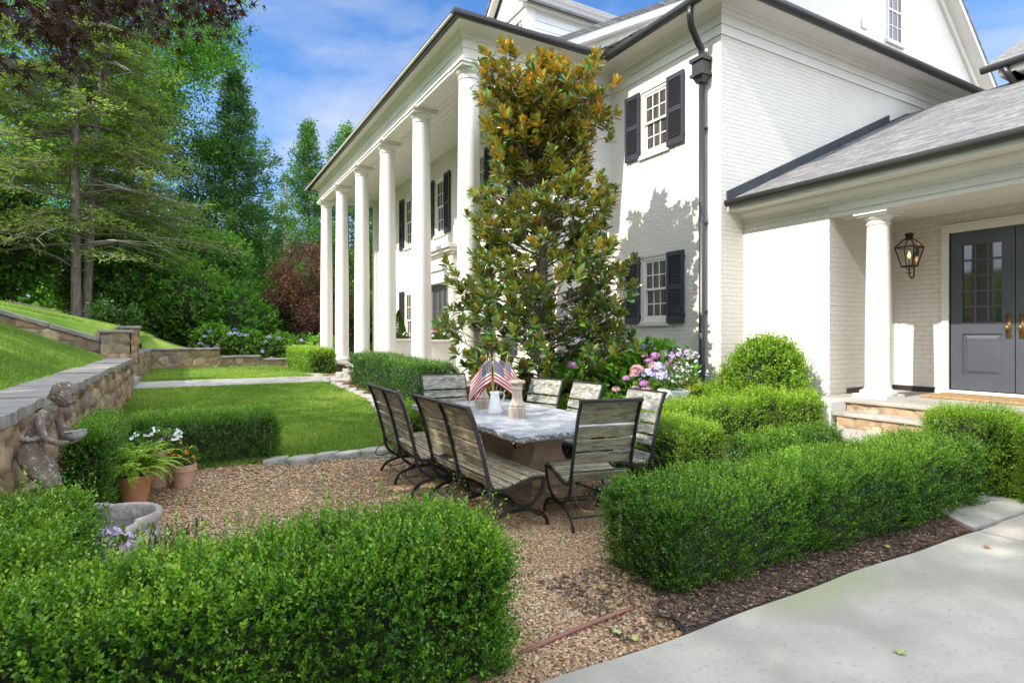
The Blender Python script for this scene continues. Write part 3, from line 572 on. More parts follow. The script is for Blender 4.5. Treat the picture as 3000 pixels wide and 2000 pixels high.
# entablature bands run round: portico near side, front, far side, end bay front, end bay side
def band(proj,z0,z1,name='cornice',m=WHITE,bevel=0,inner=.04,proj2=None):
    """moulding following the eaves line; proj is distance out from the frieze/wall line"""
    p0=proj; p1=proj2 if proj2 is not None else proj
    path=[(16,YC,0,-1),(XF,YC,-1,-1),(XF,YI,-1,-1),(EX,YI-.02,-1,-1),(EX,EYF,-1,1),(XC+.1,EYF,0,1)]
    b=MB(); rings=[]
    for x,y,sx,sy in path:
        rings.append([(x+sx*p1,y+sy*p1,z0),(x+sx*p0,y+sy*p0,z1),(x-sx*inner,y-sy*inner,z1),(x-sx*inner,y-sy*inner,z0)])
    for a,c in zip(rings[:-1],rings[1:]): b.add(a+c,[(0,4,5,1),(1,5,6,2),(2,6,7,3),(3,7,4,0)])
    o=b.build(name,m); return hp(o)
band(.025,ZF,ZF+.15,'frieze'); band(.045,ZF+.152,ZF+.30,'frieze')
band(.10,ZF+.302,ZF+.345,'cornice',proj2=.055); band(.15,ZF+.347,ZF+.385,'cornice',proj2=.11)
band(.43,ZF+.386,ZF+.402,'soffit')
# half-round gutter
def gutter(path,r,name='gutter',parent=None):
    b=MB(); n=9; prof=[(math.cos(math.pi*k/(n-1))*r,-math.sin(math.pi*k/(n-1))*r) for k in range(n)]; prof=[(r+.0,.03),(r,.0)]+prof[1:-1]+[(-r,0),(-r,.03)]
    rings=[]
    for x,y,z,nx,ny in path: rings.append([(x+nx*u,y+ny*u,z+v) for u,v in prof])
    m_=len(prof); fs=[]; vs=[]
    for rr in rings: vs+=rr
    for i in range(len(rings)-1):
        for k in range(m_-1): fs.append((i*m_+k,i*m_+k+1,(i+1)*m_+k+1,(i+1)*m_+k))
    b.add(vs,fs); o=b.build(name,GUTTER); s=o.modifiers.new('s','SOLIDIFY'); s.thickness=.006; return hp(o)
go=.43+.065; gz_=ZF+.40+.03
gutter([(16,YC-go,gz_,0,-1),(XF-go,YC-go,gz_,-1,-1),(XF-go,YI-go,gz_,-1,-1),(EX-.3-.035,YI-go,gz_,-1,-1),(EX-.3-.035,EYF+.30,gz_,-1,1),(XC,EYF+.30,gz_,0,1)],.072)
# beam under the frieze at the portico
b=MB(); b.box(EX+.0,EX+.30,EYN+.003,EYF,ZF-.06,ZF-.001); b.box(EX+.28,XC,EYN+.003,EYN+.30,ZF-.06,ZF-.001); b.box(EX+.28,XC,EYF-.30,EYF,ZF-.06,ZF-.001); b.box(EX+.26,EX+.30,EYN+.3,EYF-.3,ZF,6.40); b.box(EX+.3,XC,EYF-.30,EYF-.26,ZF,6.40); b.box(EX+.3,XC,EYN+.26,EYN+.30,ZF,6.40); hp(b.build('beam',WHITE))
# columns
def column(x,y,z0,z1,r,parent=house):
    h=z1-z0; b=MB(); a=r*1.42
    b.box(-a,a,-a,a,0,r*.33)
    prof=[(a*.93,r*.33),(a*.99,r*.42),(a*.99,r*.55),(a*.9,r*.66),(r*1.12,r*.69),(r*1.1,r*.78),(r*1.02,r*.86),(r,r*1.05)]
    n=14
    for k in range(1,n+1):
        t=k/n; prof.append((r*(1-.155*max(0,(t-.22)/.78)**1.4),r*1.05+(h-r*2.3)*t))
    rt=prof[-1][0]; zt=prof[-1][1]
    prof+=[(rt*1.08,zt+.01),(rt*1.10,zt+.03),(rt*1.02,zt+.045),(rt*1.01,zt+r*.42),(rt*1.08,zt+r*.46),(rt*1.28,zt+r*.66),(rt*1.36,zt+r*.80)]
    b.lathe(0,0,prof,40); zc=zt+r*.80; c=rt*1.44
    b.box(-c,c,-c,c,zc+.002,h-.045); b.box(-c-.025,c+.025,-c-.025,c+.025,h-.043,h)
    o=b.build('column',WHITE,parent,smooth=False); 
    for p in o.data.polygons: p.use_smooth=True
    e=o.modifiers.new('e','EDGE_SPLIT'); e.split_angle=R(32)
    o.location=Vector((x,y,z0))-Vector(parent.location); return o
CY=[8.98,11.27,13.56,15.85,18.18,20.42]
c0=column(4.235,CY[0],FL,ZF-.06,.205)
for y in CY[1:]:
    c=c0.copy(); COL.objects.link(c); c.parent=house; c.location=Vector((4.235,y,FL))-Vector(house.location)
# pilaster at the far end against the wall
b=MB(); b.box(XC-.06,XC-.002,20.25,20.6,FL,ZF-.06); hp(b.build('pilaster',WHITE))
# roofs
SH=brickmat('slate_shingle',(.20,.195,.19),(.10,.10,.10),1.0)
def shingle():
    m,t,b=NT('roof_shingle'); l=t.links.new; g=N(t,'ShaderNodeTexCoord'); s=N(t,'ShaderNodeSeparateXYZ'); l(g.outputs['Object'],s.inputs[0])
    c=N(t,'ShaderNodeCombineXYZ'); l(s.outputs[1],c.inputs[0]); l(s.outputs[2],c.inputs[1])
    br=N(t,'ShaderNodeTexBrick',{'Scale':1,'Mortar Size':.004,'Mortar Smooth':.3,'Brick Width':.24,'Row Height':.058,'Bias':0}); br.offset=.37
    br.inputs['Color1'].default_value=(.20,.195,.19,1); br.inputs['Color2'].default_value=(.10,.10,.098,1); br.inputs['Mortar'].default_value=(.025,.025,.025,1); l(c.outputs[0],br.inputs[0])
    n=N(t,'ShaderNodeTexNoise',{'Scale':14,'Detail':8}); l(g.outputs['Object'],n.inputs['Vector']); k=ramp(t,n.outputs['Fac'],[(.3,(.7,.7,.7)),(.7,(1.25,1.22,1.18))])
    x=N(t,'ShaderNodeMix',data_type='RGBA',blend_type='MULTIPLY'); x.inputs['Factor'].default_value=1; l(br.outputs['Color'],x.inputs['A']); l(k,x.inputs['B']); l(x.outputs['Result'],b.inputs['Base Color']); b.inputs['Roughness'].default_value=.9
    fr=N(t,'ShaderNodeMath',operation='DIVIDE'); l(s.outputs[2],fr.inputs[0]); fr.inputs[1].default_value=.058; ff=N(t,'ShaderNodeMath',operation='FRACT'); l(fr.outputs[0],ff.inputs[0])
    iv=N(t,'ShaderNodeMath',operation='SUBTRACT'); iv.inputs[0].default_value=1; l(ff.outputs[0],iv.inputs[1]); ad=N(t,'ShaderNodeMath',operation='MULTIPLY_ADD'); l(n.outputs['Fac'],ad.inputs[0]); ad.inputs[1].default_value=.5; l(iv.outputs[0],ad.inputs[2])
    u=N(t,'ShaderNodeBump',{'Strength':.8,'Distance':.012}); l(ad.outputs[0],u.inputs['Height']); l(u.outputs[0],b.inputs['Normal']); return m
SH=shingle()
zr=ZF+.43
b=MB()
b.prism([(3.80,zr),(3.80,zr+.03),(5.72,6.86),(18.3,13.65),(18.3,13.55),(5.76,6.78)],'y',8.42,20.9)
b.prism([(18.301,13.55),(18.301,13.65),(24,8.4),(24,8.3)],'y',8.42,20.9)
b.add([(XF-.4,YC-.42,zr),(24,YC-.42,zr),(24,8.85,7.5),(XF-.4,8.85,7.0),(XF-.4,YC-.42,zr+.03),(24,YC-.42,zr+.03),(24,8.85,7.53),(XF-.4,8.85,7.03)],[(0,1,2,3),(4,7,6,5),(0,4,5,1),(1,5,6,2),(2,6,7,3),(3,7,4,0)])
hp(b.build('roof',SH))
# big gable wall facing the camera side, its rakes and window
b=MB(); b.prism([(5.9,6.7),(18.3,13.35),(23.6,8.5),(23.6,6.5),(5.9,6.5)],'y',YI+.02,YI+.25); hp(b.build('gable_wall',BRICK))
b=MB()
for (u0,v0),(u1,v1) in (((5.62,6.77),(18.3,13.56)),((18.3,13.56),(23.9,8.42))):
    b.prism([(u0,v0-.21),(u1,v1-.21),(u1,v1),(u0,v0)],'y',8.44,8.49); b.prism([(u0,v0-.23),(u1,v1-.23),(u1,v1-.20),(u0,v0-.20)],'y',8.492,YI+.02); b.prism([(u0,v0-.48),(u1,v1-.48),(u1,v1-.232),(u0,v0-.232)],'y',YI-.06,YI+.018)
hp(b.build('rake_board',WHITE))
def gwin(x0,x1,z0,z1,y):
    b=MB(); b.box(x0,x0+.06,y-.03,y+.02,z0,z1); b.box(x1-.06,x1,y-.03,y+.02,z0,z1); b.box(x0+.06,x1-.06,y-.03,y+.02,z0,z0+.05); b.box(x0+.06,x1-.06,y-.03,y+.02,z1-.05,z1); zm=(z0+z1)/2; b.box(x0+.06,x1-.06,y-.025,y+.015,zm-.03,zm+.03)
    for k in range(1,3): xx=x0+(x1-x0)*k/3; b.box(xx-.012,xx+.012,y-.02,y+.01,z0+.05,z1-.05)
    for k in range(1,4):
        if k!=2: zz=z0+(z1-z0)*k/4; b.box(x0+.06,x1-.06,y-.018,y+.008,zz-.012,zz+.012)
    f=hp(b.build('window',WHITE)); g=MB(); g.box(x0+.03,x1-.03,y-.005,y+.0,z0+.03,z1-.03); p=g.build('pane',GLASS); p.parent=f; g=MB(); g.box(x0-.08,x1+.08,y-.07,y-.0,z0-.09,z0-.003); p=g.build('sill',BRICK); p.parent=f
gwin(17.0,17.75,9.85,11.6,YI+.018)
b=MB(); b.box(15.75,16.0,YI-.01,YI+.018,9.85,10.08); hp(b.build('vent',WHITE,bevel=.01))
# dormer
DM=mat('lap_siding',(.74,.74,.72),(.70,.70,.68),scale=2,rough=.5); boardbump(DM,.17,2,1.0)
b=MB(); b.prism([(11.0,7.0),(12.6,7.0),(12.6,8.95),(11.8,9.75),(11.0,8.95)],'x',6.65,10.5); hp(b.build('dormer',DM))
b=MB(); b.box(6.60,6.80,10.96,11.2,7.0,8.95); b.box(6.60,6.648,12.4,12.64,7.0,8.95); b.box(6.60,6.648,11.2,12.4,8.75,8.95); b.box(6.60,6.648,11.2,12.4,7.0,7.3)
b.box(6.45,10.5,10.86,10.995,8.90,8.97); b.prism([(10.80,8.90),(10.80,9.0),(11.8,9.93),(12.8,9.0),(12.8,8.90),(11.8,9.83)],'x',6.35,6.5); b.prism([(10.95,8.95),(12.65,8.95),(11.8,9.8)],'x',6.55,6.62); hp(b.build('dormer_trim',WHITE))
b=MB(); b.box(6.62,6.64,11.3,12.3,7.3,8.7); hp(b.build('dormer_window',GLASS)); b=MB()
for k in range(4): y=11.3+k*1.0/3; b.box(6.60,6.619,y-.02,y+.02,7.3,8.7)
hp(b.build('muntin',WHITE))
b=MB(); b.prism([(10.76,8.92),(10.76,8.98),(11.8,9.97),(12.84,8.98),(12.84,8.92),(11.8,9.90)],'x',6.5,11.2); b.prism([(10.74,8.98),(10.74,9.02),(11.8,10.01),(12.86,9.02),(12.86,8.98),(11.8,9.975)],'x',6.32,6.5); hp(b.build('dormer_roof',SH))
# downspout with leader head
b=MB(); dy=6.47; 
b.tube([(6.72,dy-.14,gz_-.05),(6.72,dy-.13,gz_-.2),(6.80,dy-.08,gz_-.32),(7.02,dy,gz_-.46),(7.11,dy,gz_-.56),(7.12,dy,gz_-.7),(7.12,dy,5.98)],.05,14); b.tube([(7.12,dy,5.72),(7.12,dy,.55),(7.08,dy,.42)],.047,14)
hp(b.build('downspout',GUTTER,smooth=True)); b=MB(); b.box(6.98,7.205,dy-.135,dy+.135,5.93,5.99); b.box(7.01,7.205,dy-.105,dy+.105,5.745,5.928); b.box(6.985,7.205,dy-.13,dy+.13,5.70,5.743); b.frustum(7.11,dy,5.60,5.698,.055,.055,.09,.10); hp(b.build('leader_head',GUTTER))
b=MB(); 
for z in (4.9,3.4,2.0): b.box(7.11,7.205,dy-.049,dy+.049,z-.012,z+.012)
hp(b.build('strap',GUTTER))
# ---------------- side entrance wing ----------------
XW,XD=7.72,9.35; YW=4.76; ZB=3.24
b=MB(); b.box(XW,XW+.4,YW,YC-.002,0,3.62); b.box(XW+.4,XD+.2,YW,YW+.25,0,3.5); hp(b.build('brick_wall',BRICK))
wallX(XD,-3,YW-.003,.4,3.6,[(2.56,4.03,FL,3.12)],.25,BRICK)
# recessed brick reveal framing the doors
b=MB(); b.box(XD-.03,XD+.1,4.03,4.12,FL,3.14); b.box(XD-.03,XD+.1,2.47,2.56,FL,3.14); b.box(XD-.03,XD+.1,2.56,4.03,3.05,3.14); b.box(XD-.05,XD+.0,2.4,4.19,FL,FL+.06); b.box(XD-.045,XD-.003,2.43,4.16,3.142,3.17);  hp(b.build('door_frame',WHITE,bevel=.004))
def edoor(y0,y1,side):
    x=XD+.02; z0,z1=FL+.07,3.05; s0,s1=.14,.13
    b=MB(); b.box(x,x+.05,y0,y0+s0,z0,z1); b.box(x,x+.05,y1-s0,y1,z0,z1); a0,a1=y0+s0,y1-s0
    b.box(x,x+.05,a0,a1,z1-.19,z1); b.box(x,x+.05,a0,a1,z0,z0+.21); b.box(x,x+.05,a0,a1,1.64,1.80)
    b.box(x+.02,x+.04,a0,a1,z0+.21,1.64); b.frustum((x+.01),0,0,0.001,0,0,0,0) if False else None
    # raised panel
    zA,zB=z0+.21,1.64
    b.add([(x+.02,a0+.02,zA+.02),(x+.02,a1-.02,zA+.02),(x+.02,a1-.02,zB-.02),(x+.02,a0+.02,zB-.02),(x+.006,a0+.06,zA+.06),(x+.006,a1-.06,zA+.06),(x+.006,a1-.06,zB-.06),(x+.006,a0+.06,zB-.06)],[(0,1,5,4),(1,2,6,5),(2,3,7,6),(3,0,4,7),(4,5,6,7)])
    for k in range(1,3): yy=a0+(a1-a0)*k/3; b.box(x+.008,x+.04,yy-.014,yy+.014,1.80,z1-.19)
    for k in range(1,5): zz=1.80+(z1-.19-1.80)*k/5; b.box(x+.01,x+.038,a0,a1,zz-.014,zz+.014)
    d=hp(b.build('door',DOORP)); g=MB(); g.box(x+.024,x+.03,a0+.0,a1-.0,1.79,z1-.18); p=g.build('pane',GLASS); p.parent=d
    g=MB(); yk=(y0+.065) if side>0 else (y1-.065); g.box(x-.008,x-.001,yk-.028,yk+.028,1.58,1.90); g.tube([(x-.008,yk,1.72),(x-.045,yk,1.72)],.010,10); g.lathe(0,0,[(.001,0)],3) if False else None
    g.tube([(x-.04,yk,1.72),(x-.045,yk,1.72),(x-.055,yk,1.72),(x-.068,yk,1.72),(x-.076,yk,1.72),(x-.08,yk,1.72)],[.012,.024,.031,.031,.022,.008],14)
    h=g.build('handle',BRASS,smooth=True); h.parent=d
edoor(3.30,4.02,1); edoor(2.57,3.29,-1)
b=MB(); b.box(XD+.07,XD+.6,2.4,4.2,FL,3.1); hp(b.build('hall',GLASS))
# dark skirting band
b=MB(); b.box(XD-.02,XD-.002,4.20,YW-.005,FL,FL+.075); b.box(XD-.02,XD-.002,-3,2.39,FL,FL+.075); b.box(XW+.4,XD-.02,YW-.02,YW-.002,FL,FL+.075); hp(b.build('skirting',GUTTER))
# porch floor and steps
b=MB(); b.box(7.45,XD,-3,YW-.02,.2,FL-.045); V=None; hp(b.build('porch_base',STONEP))
b=MB(); b.box(7.40,XD-.002,-3,YW-.015,FL-.043,FL); hp(b.build('porch_floor',FLAG,bevel=.008))
b=MB(); b.box(7.10,7.44,3.0,4.35,.615,.655); b.box(6.5,7.13,3.0,4.5,.42,.47); hp(b.build('step',FLAG,bevel=.008))
V,F,T=join([stoneface((7.44,-3),(0,1),7.3,lambda s:FL-.045,.26,71,(-1,0),z0=0,depth=.02),stoneface((7.14,3.0),(0,1),1.3,lambda s:.613,.27,72,(-1,0),z0=.4,depth=.02),stoneface((6.55,3.0),(0,1),1.4,lambda s:.418,.27,73,(-1,0),z0=0,depth=.02)])
RIS=tintmat('riser_stone',[(0,(.30,.19,.11)),(.3,(.50,.36,.22)),(.6,(.30,.17,.12)),(.8,(.58,.44,.30)),(1,(.42,.27,.19))])
hp(npmesh('stone_riser',V,F,RIS,None,T,smooth=True))
b=MB(); b.box(7.15,7.44,3.02,4.30,.2,.61); b.box(6.56,7.14,3.02,4.3,0,.41); hp(b.build('step_core',STONEP))
b=MB(); b.box(7.1,7.43,4.36,4.74,.2,.78); hp(b.build('plinth_wall',WHITE))
# wing column
column(7.93,4.23,FL,ZB,.152)
c=column(7.93,.9,FL,ZB,.152)
# beam, cornice, soffit, gutter, roof of the wing
b=MB(); b.box(7.74,8.12,-3,YW-.003,ZB,3.47); hp(b.build('beam',WHITE)); b=MB(); b.box(8.12,XD-.002,-3,YW-.003,3.33,3.36); hp(b.build('ceiling',BOARD))
b=MB()
b.prism([(7.695,3.40),(7.70,3.44),(7.66,3.47),(7.60,3.50),(7.575,3.53),(7.57,3.545),(7.35,3.545),(7.35,3.63),(7.37,3.63),(7.37,3.56),(7.95,3.56),(7.95,3.40)],'y',-3,YC-.003); b.box(7.715,7.739,-3,YW-.003,3.30,3.399); hp(b.build('cornice',WHITE))
gutter([(7.30,-3,3.665,-1,0),(7.30,YC-.03,3.665,-1,0)],.062)
b=MB(); s=.445; z0=3.66
b.add([(7.30,-3,z0),(7.30,YC-.003,z0),(12.6,YC-.003,z0+5.3*s),(12.6,-3,z0+5.3*s),(7.30,-3,z0+.03),(7.30,YC-.003,z0+.03),(12.6,YC-.003,z0+.03+5.3*s),(12.6,-3,z0+.03+5.3*s)],[(0,1,2,3),(4,7,6,5),(0,4,5,1),(1,5,6,2),(2,6,7,3),(3,7,4,0)])
b.add([(12.601,-3,z0+5.3*s),(12.601,YC,z0+5.3*s),(17,YC,z0+2.5*s),(17,-3,z0+2.5*s)],[(0,1,2,3)])
hp(b.build('roof',SH))
b=MB(); b.prism([(7.33,z0+.033),(11.9,z0+.033+4.57*s),(11.9,z0+.20+4.57*s),(7.33,z0+.20)],'y',YC-.035,YC-.004); b.prism([(11.9,z0+.033+4.57*s),(12.6,z0+.033+5.27*s),(12.6,z0+.06+5.27*s),(11.9,z0+.07+4.57*s)],'y',YC-.034,YC-.004); hp(b.build('flashing',mat('lead_flashing',(.055,.065,.085),(.04,.045,.055),scale=3,rough=.5,metal=.5)))
# upper storey of the wing behind the ridge
b=MB(); b.box(12.6,18,-6,4.25,4.5,6.05); hp(b.build('brick_wall',BRICK)); b=MB(); b.box(12.15,12.6,-6,4.4,6.05,6.07); b.box(12.13,12.2,-6,4.5,6.071,6.2); b.box(12.15,18,4.255,4.5,6.05,6.07); hp(b.build('soffit',WHITE))
gutter([(12.07,-6,6.22,-1,0),(12.07,4.72,6.22,-1,0)],.07)
b=MB(); b.tube([(12.07,4.40,6.15),(12.12,4.35,6.02),(12.5,4.30,5.72),(12.55,4.28,5.6),(12.55,4.28,5.3)],.05,12); hp(b.build('downspout',GUTTER,smooth=True))
b=MB(); b.add([(12.1,-6,6.24),(12.1,4.7,6.24),(18,4.7,9.6),(18,-6,9.6),(12.1,-6,6.28),(12.1,4.7,6.28),(18,4.7,9.64),(18,-6,9.64)],[(0,1,2,3),(4,7,6,5),(0,4,5,1),(1,5,6,2),(2,6,7,3),(3,7,4,0)]); hp(b.build('roof',SH))
b=MB(); b.prism([(12.6,6.25),(18,6.25),(18,9.3)],'y',4.3,4.36); hp(b.build('gable_wall',BRICK))
# ---------------- stone table ----------------
tb=empty('stone_table',(3.12,5.55,0)); tag(tb,'long grey granite slab table on two carved pedestals in the gravel court','table')
def slabtop():
    rng=random.Random(3); x0,x1,y0,y1=2.46,3.80,4.24,6.86; P=[]
    def seg(a,c,n):
        for k in range(n): t=k/n; P.append((a[0]+(c[0]-a[0])*t,a[1]+(c[1]-a[1])*t))
    seg((x0,y0),(x1,y0),60); seg((x1,y0),(x1,y1),100); seg((x1,y1),(x0,y1),60); seg((x0,y1),(x0,y0),100)
    cx,cy=(x0+x1)/2,(y0+y1)/2; n=len(P); V=[]; zt=.76
    lev=[(zt,0.0,.0025),(zt-.010,.006,.006),(zt-.026,.004,.009),(zt-.044,.002,.010),(zt-.062,-.012,.008)]
    for z,o,j in lev:
        for x,y in P:
            d=Vector((x-cx,y-cy)); d=Vector((math.copysign(1,d.x) if abs(abs(x-cx)-(x1-x0)/2)<.001 else 0,math.copysign(1,d.y) if abs(abs(y-cy)-(y1-y0)/2)<.001 else 0))
            r=rng.uniform(-j,j)+o; V.append((x+d.x*r,y+d.y*r,z+(rng.uniform(-.004,.004) if z<zt else 0)))
    b=MB(); b.v=V; b.f=[list(range(n)),[4*n+k for k in range(n)][::-1]]
    for l in range(4):
        for k in range(n): b.f.append([l*n+k,(l+1)*n+k,(l+1)*n+(k+1)%n,l*n+(k+1)%n])
    b.m=[0]*len(b.f); return b.build('tabletop',STONET)
attach(slabtop(),tb)
for yc in (4.98,6.10):
    b=MB(); cx=3.14; w=.27
    b.box(cx-.30,cx+.30,yc-.33,yc+.33,-.02,.10); b.frustum(cx,yc,.101,.16,.28,.30,.235,.25)
    prof=[(.16,.235,.25),(.20,.25,.20),(.26,.255,.16),(.33,.235,.135),(.42,.185,.12),(.50,.16,.115),(.55,.165,.118)]
    fine=[]
    for q in range(27):
        z=.16+(.55-.16)*q/26; f_=lambda k: float(np.interp(z,[p[0] for p in prof],[p[k] for p in prof]))
        sm=lambda k: sum(float(np.interp(z+d_,[p[0] for p in prof],[p[k] for p in prof])) for d_ in (-.03,-.015,0,.015,.03))/5
        fine.append((z,sm(1),sm(2)+.05))
    b0=len(b.v)
    for z,a,c in fine:
        for sx,sy in ((-1,-1),(1,-1),(1,1),(-1,1)): b.v.append((cx+sx*a,yc+sy*c,z))
    for q in range(26):
        for k in range(4): b.f.append([b0+q*4+k,b0+q*4+(k+1)%4,b0+(q+1)*4+(k+1)%4,b0+(q+1)*4+k]); b.m.append(0)
    b.frustum(cx,yc,.5505,.575,.185,.185,.185,.185); b.frustum(cx,yc,.5755,.685,.20,.20,.24,.24)
    attach(b.build('pedestal',STONEP,bevel=.008),tb)
# ---------------- slatted iron chairs ----------------
def cradle(h=1.04):   # side profile of the stile and cradle: (forward, height)
    P=[(-.175,h),(-.155,h-.045),(-.125,h-.11),(-.085,.80),(-.045,.66),(-.012,.53),(.008,.44)]
    for k in range(1,12):
        t=math.pi*(1.03-.93*k/11); P.append((.275+.262*math.cos(t),.40+.225*-math.sin(t)))
    P.append((.545,.425)); return P
SEAT=[(.02,.455),(.045,.405),(.09,.378),(.15,.375),(.23,.39),(.31,.41),(.39,.43),(.46,.440),(.52,.437),(.56,.425)]
def interp(P,t):
    L_=[0]; 
    for a,c in zip(P[:-1],P[1:]): L_.append(L_[-1]+math.dist(a,c))
    s=t*L_[-1]
    for i in range(len(P)-1):
        if s<=L_[i+1]+1e-9:
            u=(s-L_[i])/(L_[i+1]-L_[i]); return (P[i][0]+(P[i+1][0]-P[i][0])*u,P[i][1]+(P[i+1][1]-P[i][1])*u),math.atan2(P[i+1][1]-P[i][1],P[i+1][0]-P[i][0])
def plank(b,c,ang,wd,th,y0,y1):   # board running along y, centred at c=(x,z), tilted by ang
    ux,uz=math.cos(ang)*wd/2,math.sin(ang)*wd/2; nx,nz=-math.sin(ang)*th/2,math.cos(ang)*th/2
    q=[(c[0]-ux-nx,c[1]-uz-nz),(c[0]+ux-nx,c[1]+uz-nz),(c[0]+ux+nx,c[1]+uz+nz),(c[0]-ux+nx,c[1]-uz+nz)]
    b.prism(q,'y',y0,y1)
def chair(name,width,frames,label,cat,wood,group=None):
    r=empty(name); tag(r,label,cat,group); hw=width/2; ys=[-hw+width*k/(frames-1) for k in range(frames)]; C=cradle()
    for y in ys:
        b=MB(); b.ribbon([(x,y,z) for x,z in C],(0,1,0),.014,.032)
        arch=[(.275+.30*math.cos(math.pi*k/14),y,.012+.165*math.sin(math.pi*k/14)**.8) for k in range(15)]
        arch[0]=(.585,y,.0); arch[-1]=(-.035,y,.0); b.ribbon(arch,(0,1,0),.014,.030)
        b.box(-.06,-.02,y-.014,y+.014,0,.008); b.box(.57,.61,y-.014,y+.014,0,.008)
        b.ribbon([(x,y,z-.022) for x,z in SEAT],(0,1,0),.012,.026)
        o=b.build('side_frame',IRON,r)
        # wire loop behind the seat
        g=MB(); P=[(.03,y+.004,.37),(-.02,y,.34),(-.075,y,.30),(-.10,y,.25),(-.075,y,.215),(-.02,y,.215),(.06,y,.235),(.12,y,.25)]; g.tube(P,.006,6); g.build('wire_loop',IRON,r)
    b=MB(); plank(b,(-.178,1.045),R(100),.02,.038,-hw-.012,hw+.012); b.build('top_rail',IRON,r)
    b=MB()
    for x,z in ((.045,.10),(.50,.10),(.01,.47),(.30,.19)): b=MB(); b.tube([(x,-hw,z),(x,hw,z)],.008,8); b.build('stretcher',IRON,r)
    # back slats follow the stile
    bk=[(-.012,.53),(-.045,.66),(-.085,.80),(-.125,.93),(-.160,1.0),(-.172,1.035)]; rng=random.Random(len(label))
    for t0,t1 in ((0.0,.165),(.205,.375),(.415,.59),(.63,.995)):
        (c,a)=interp(bk,(t0+t1)/2); L_=.53*(t1-t0); b=MB(); (c0,_),(c1,_)=interp(bk,t0),interp(bk,t1)
        a=math.atan2(c1[1]-c0[1],c1[0]-c0[0]); cc=((c0[0]+c1[0])/2+.022,(c0[1]+c1[1])/2+.004); plank(b,cc,a,math.dist(c0,c1),.018,-hw+.008,hw-.008)
        b.build('back_slat',wood,r,bevel=.003)
    n=7
    for k in range(n):
        (c,a)=interp(SEAT,(k+.5)/n); b=MB(); plank(b,(c[0],c[1]+.004),a+rng.uniform(-.03,.03),.073,.018,-hw+.002,hw-.002); b.build('seat_slat',wood,r,bevel=.003)
    return r
bench=chair('garden_bench',1.16,3,'nearer weathered two-seat slatted bench on the left of the stone table','bench',WOODB,'slatted iron benches'); bench.location=(2.10,4.70,0); bench.rotation_euler.z=R(1)
b2=copy_tree(bench); b2.location=(2.0,6.03,.01); b2.rotation_euler.z=R(-2); b2['label']='farther weathered two-seat slatted bench on the left, toward the lawn'
ch=chair('garden_chair',.52,2,'single slatted chair at the near end of the table, its mossy back to the viewer','chair',mat('mossy_wood',(.11,.09,.052),(.27,.215,.135),scale=14,rough=.85,stretch=(2,.35,2),bump=.6,bscale=50,c3=(.20,.27,.17),c3scale=30,c3lo=.52,c3hi=.60),'slatted iron chairs')
ch.location=(3.02,3.82,0); ch.rotation_euler.z=R(79); ch.scale=(1.04,1.04,1.05)
ch2=chair('garden_chair',.53,2,'lichen-spotted slatted chair on the house side, nearest to the viewer','chair',WOOD,'slatted iron chairs'); ch2.location=(4.02,4.55,0); ch2.rotation_euler.z=R(180)
for loc,rz,lab in (((4.06,5.58,0),183,'lichen-spotted slatted chair on the house side, middle of the row'),((3.98,6.32,0),196,'lichen-spotted slatted chair on the house side, farthest toward the portico'),((3.10,7.26,.03),266,'pale lichen-covered slatted chair at the far end of the table')):
    c=copy_tree(ch2); c.location=loc; c.rotation_euler.z=R(rz); c['label']=lab
ch_f=c; ch_f.scale=(1,1.18,1)
# ---------------- on the table ----------------
def balus(loc,label):
    b=MB(); prof=[(.088,0),(.09,.01),(.09,.105),(.083,.112),(.083,.125),(.088,.130),(.086,.142),(.066,.165),(.055,.20),(.052,.25),(.055,.29),(.062,.295),(.063,.31),(.056,.315),(.056,.345),(.070,.356),(.084,.36),(.087,.372),(.082,.386),(.03,.388)]
    b.lathe(0,0,prof,32); o=b.build('candle_pillar',mat('worn_wood',(.30,.23,.17),(.47,.40,.33),scale=9,rough=.8,stretch=(3,3,.6),bump=.4,bscale=40,c3=(.13,.09,.06),c3scale=12,c3lo=.58,c3hi=.7),smooth=True); e=o.modifiers.new('e','EDGE_SPLIT'); e.split_angle=R(40)
    o.location=loc; tag(o,label,'candle holder','turned pillar candle holders')
balus((3.03,5.24,.76),'turned wooden candle pillar standing right of the white pitcher'); balus((3.04,6.08,.76),'turned wooden candle pillar half hidden behind the flags and pitcher')
b=MB(); b.lathe(0,0,[(.078,0),(.080,.006),(.070,.07),(.058,.13),(.050,.18),(.050,.21),(.055,.238),(.051,.239),(.046,.21),(.046,.19)],32,cap=False); b.f.append(list(range(32))[::-1]); b.m.append(0)
ENAM=mat('enamel',(.80,.80,.77),None,rough=.18,coat=.5)
p=empty('pitcher',(2.99,5.66,.76)); tag(p,'white enamel pitcher holding small flags on the stone table','pitcher'); o=b.build('body',ENAM,p,smooth=True,fix=True)
b=MB(); b.tube([(.048,-.0,.215),(.075,-.01,.232),(.098,-.012,.222),(.102,-.012,.19),(.09,-.01,.15),(.072,-.008,.115),(.066,-.006,.10)],.0075,8); o=b.build('handle',ENAM,p,smooth=True); o.rotation_euler.z=R(-25)
b=MB(); b.add([(-.05,-.02,.225),(-.05,.02,.225),(-.078,0,.243),(-.052,0,.20)],[(0,2,3),(1,3,2),(0,1,2)]); b.build('spout',ENAM,p)
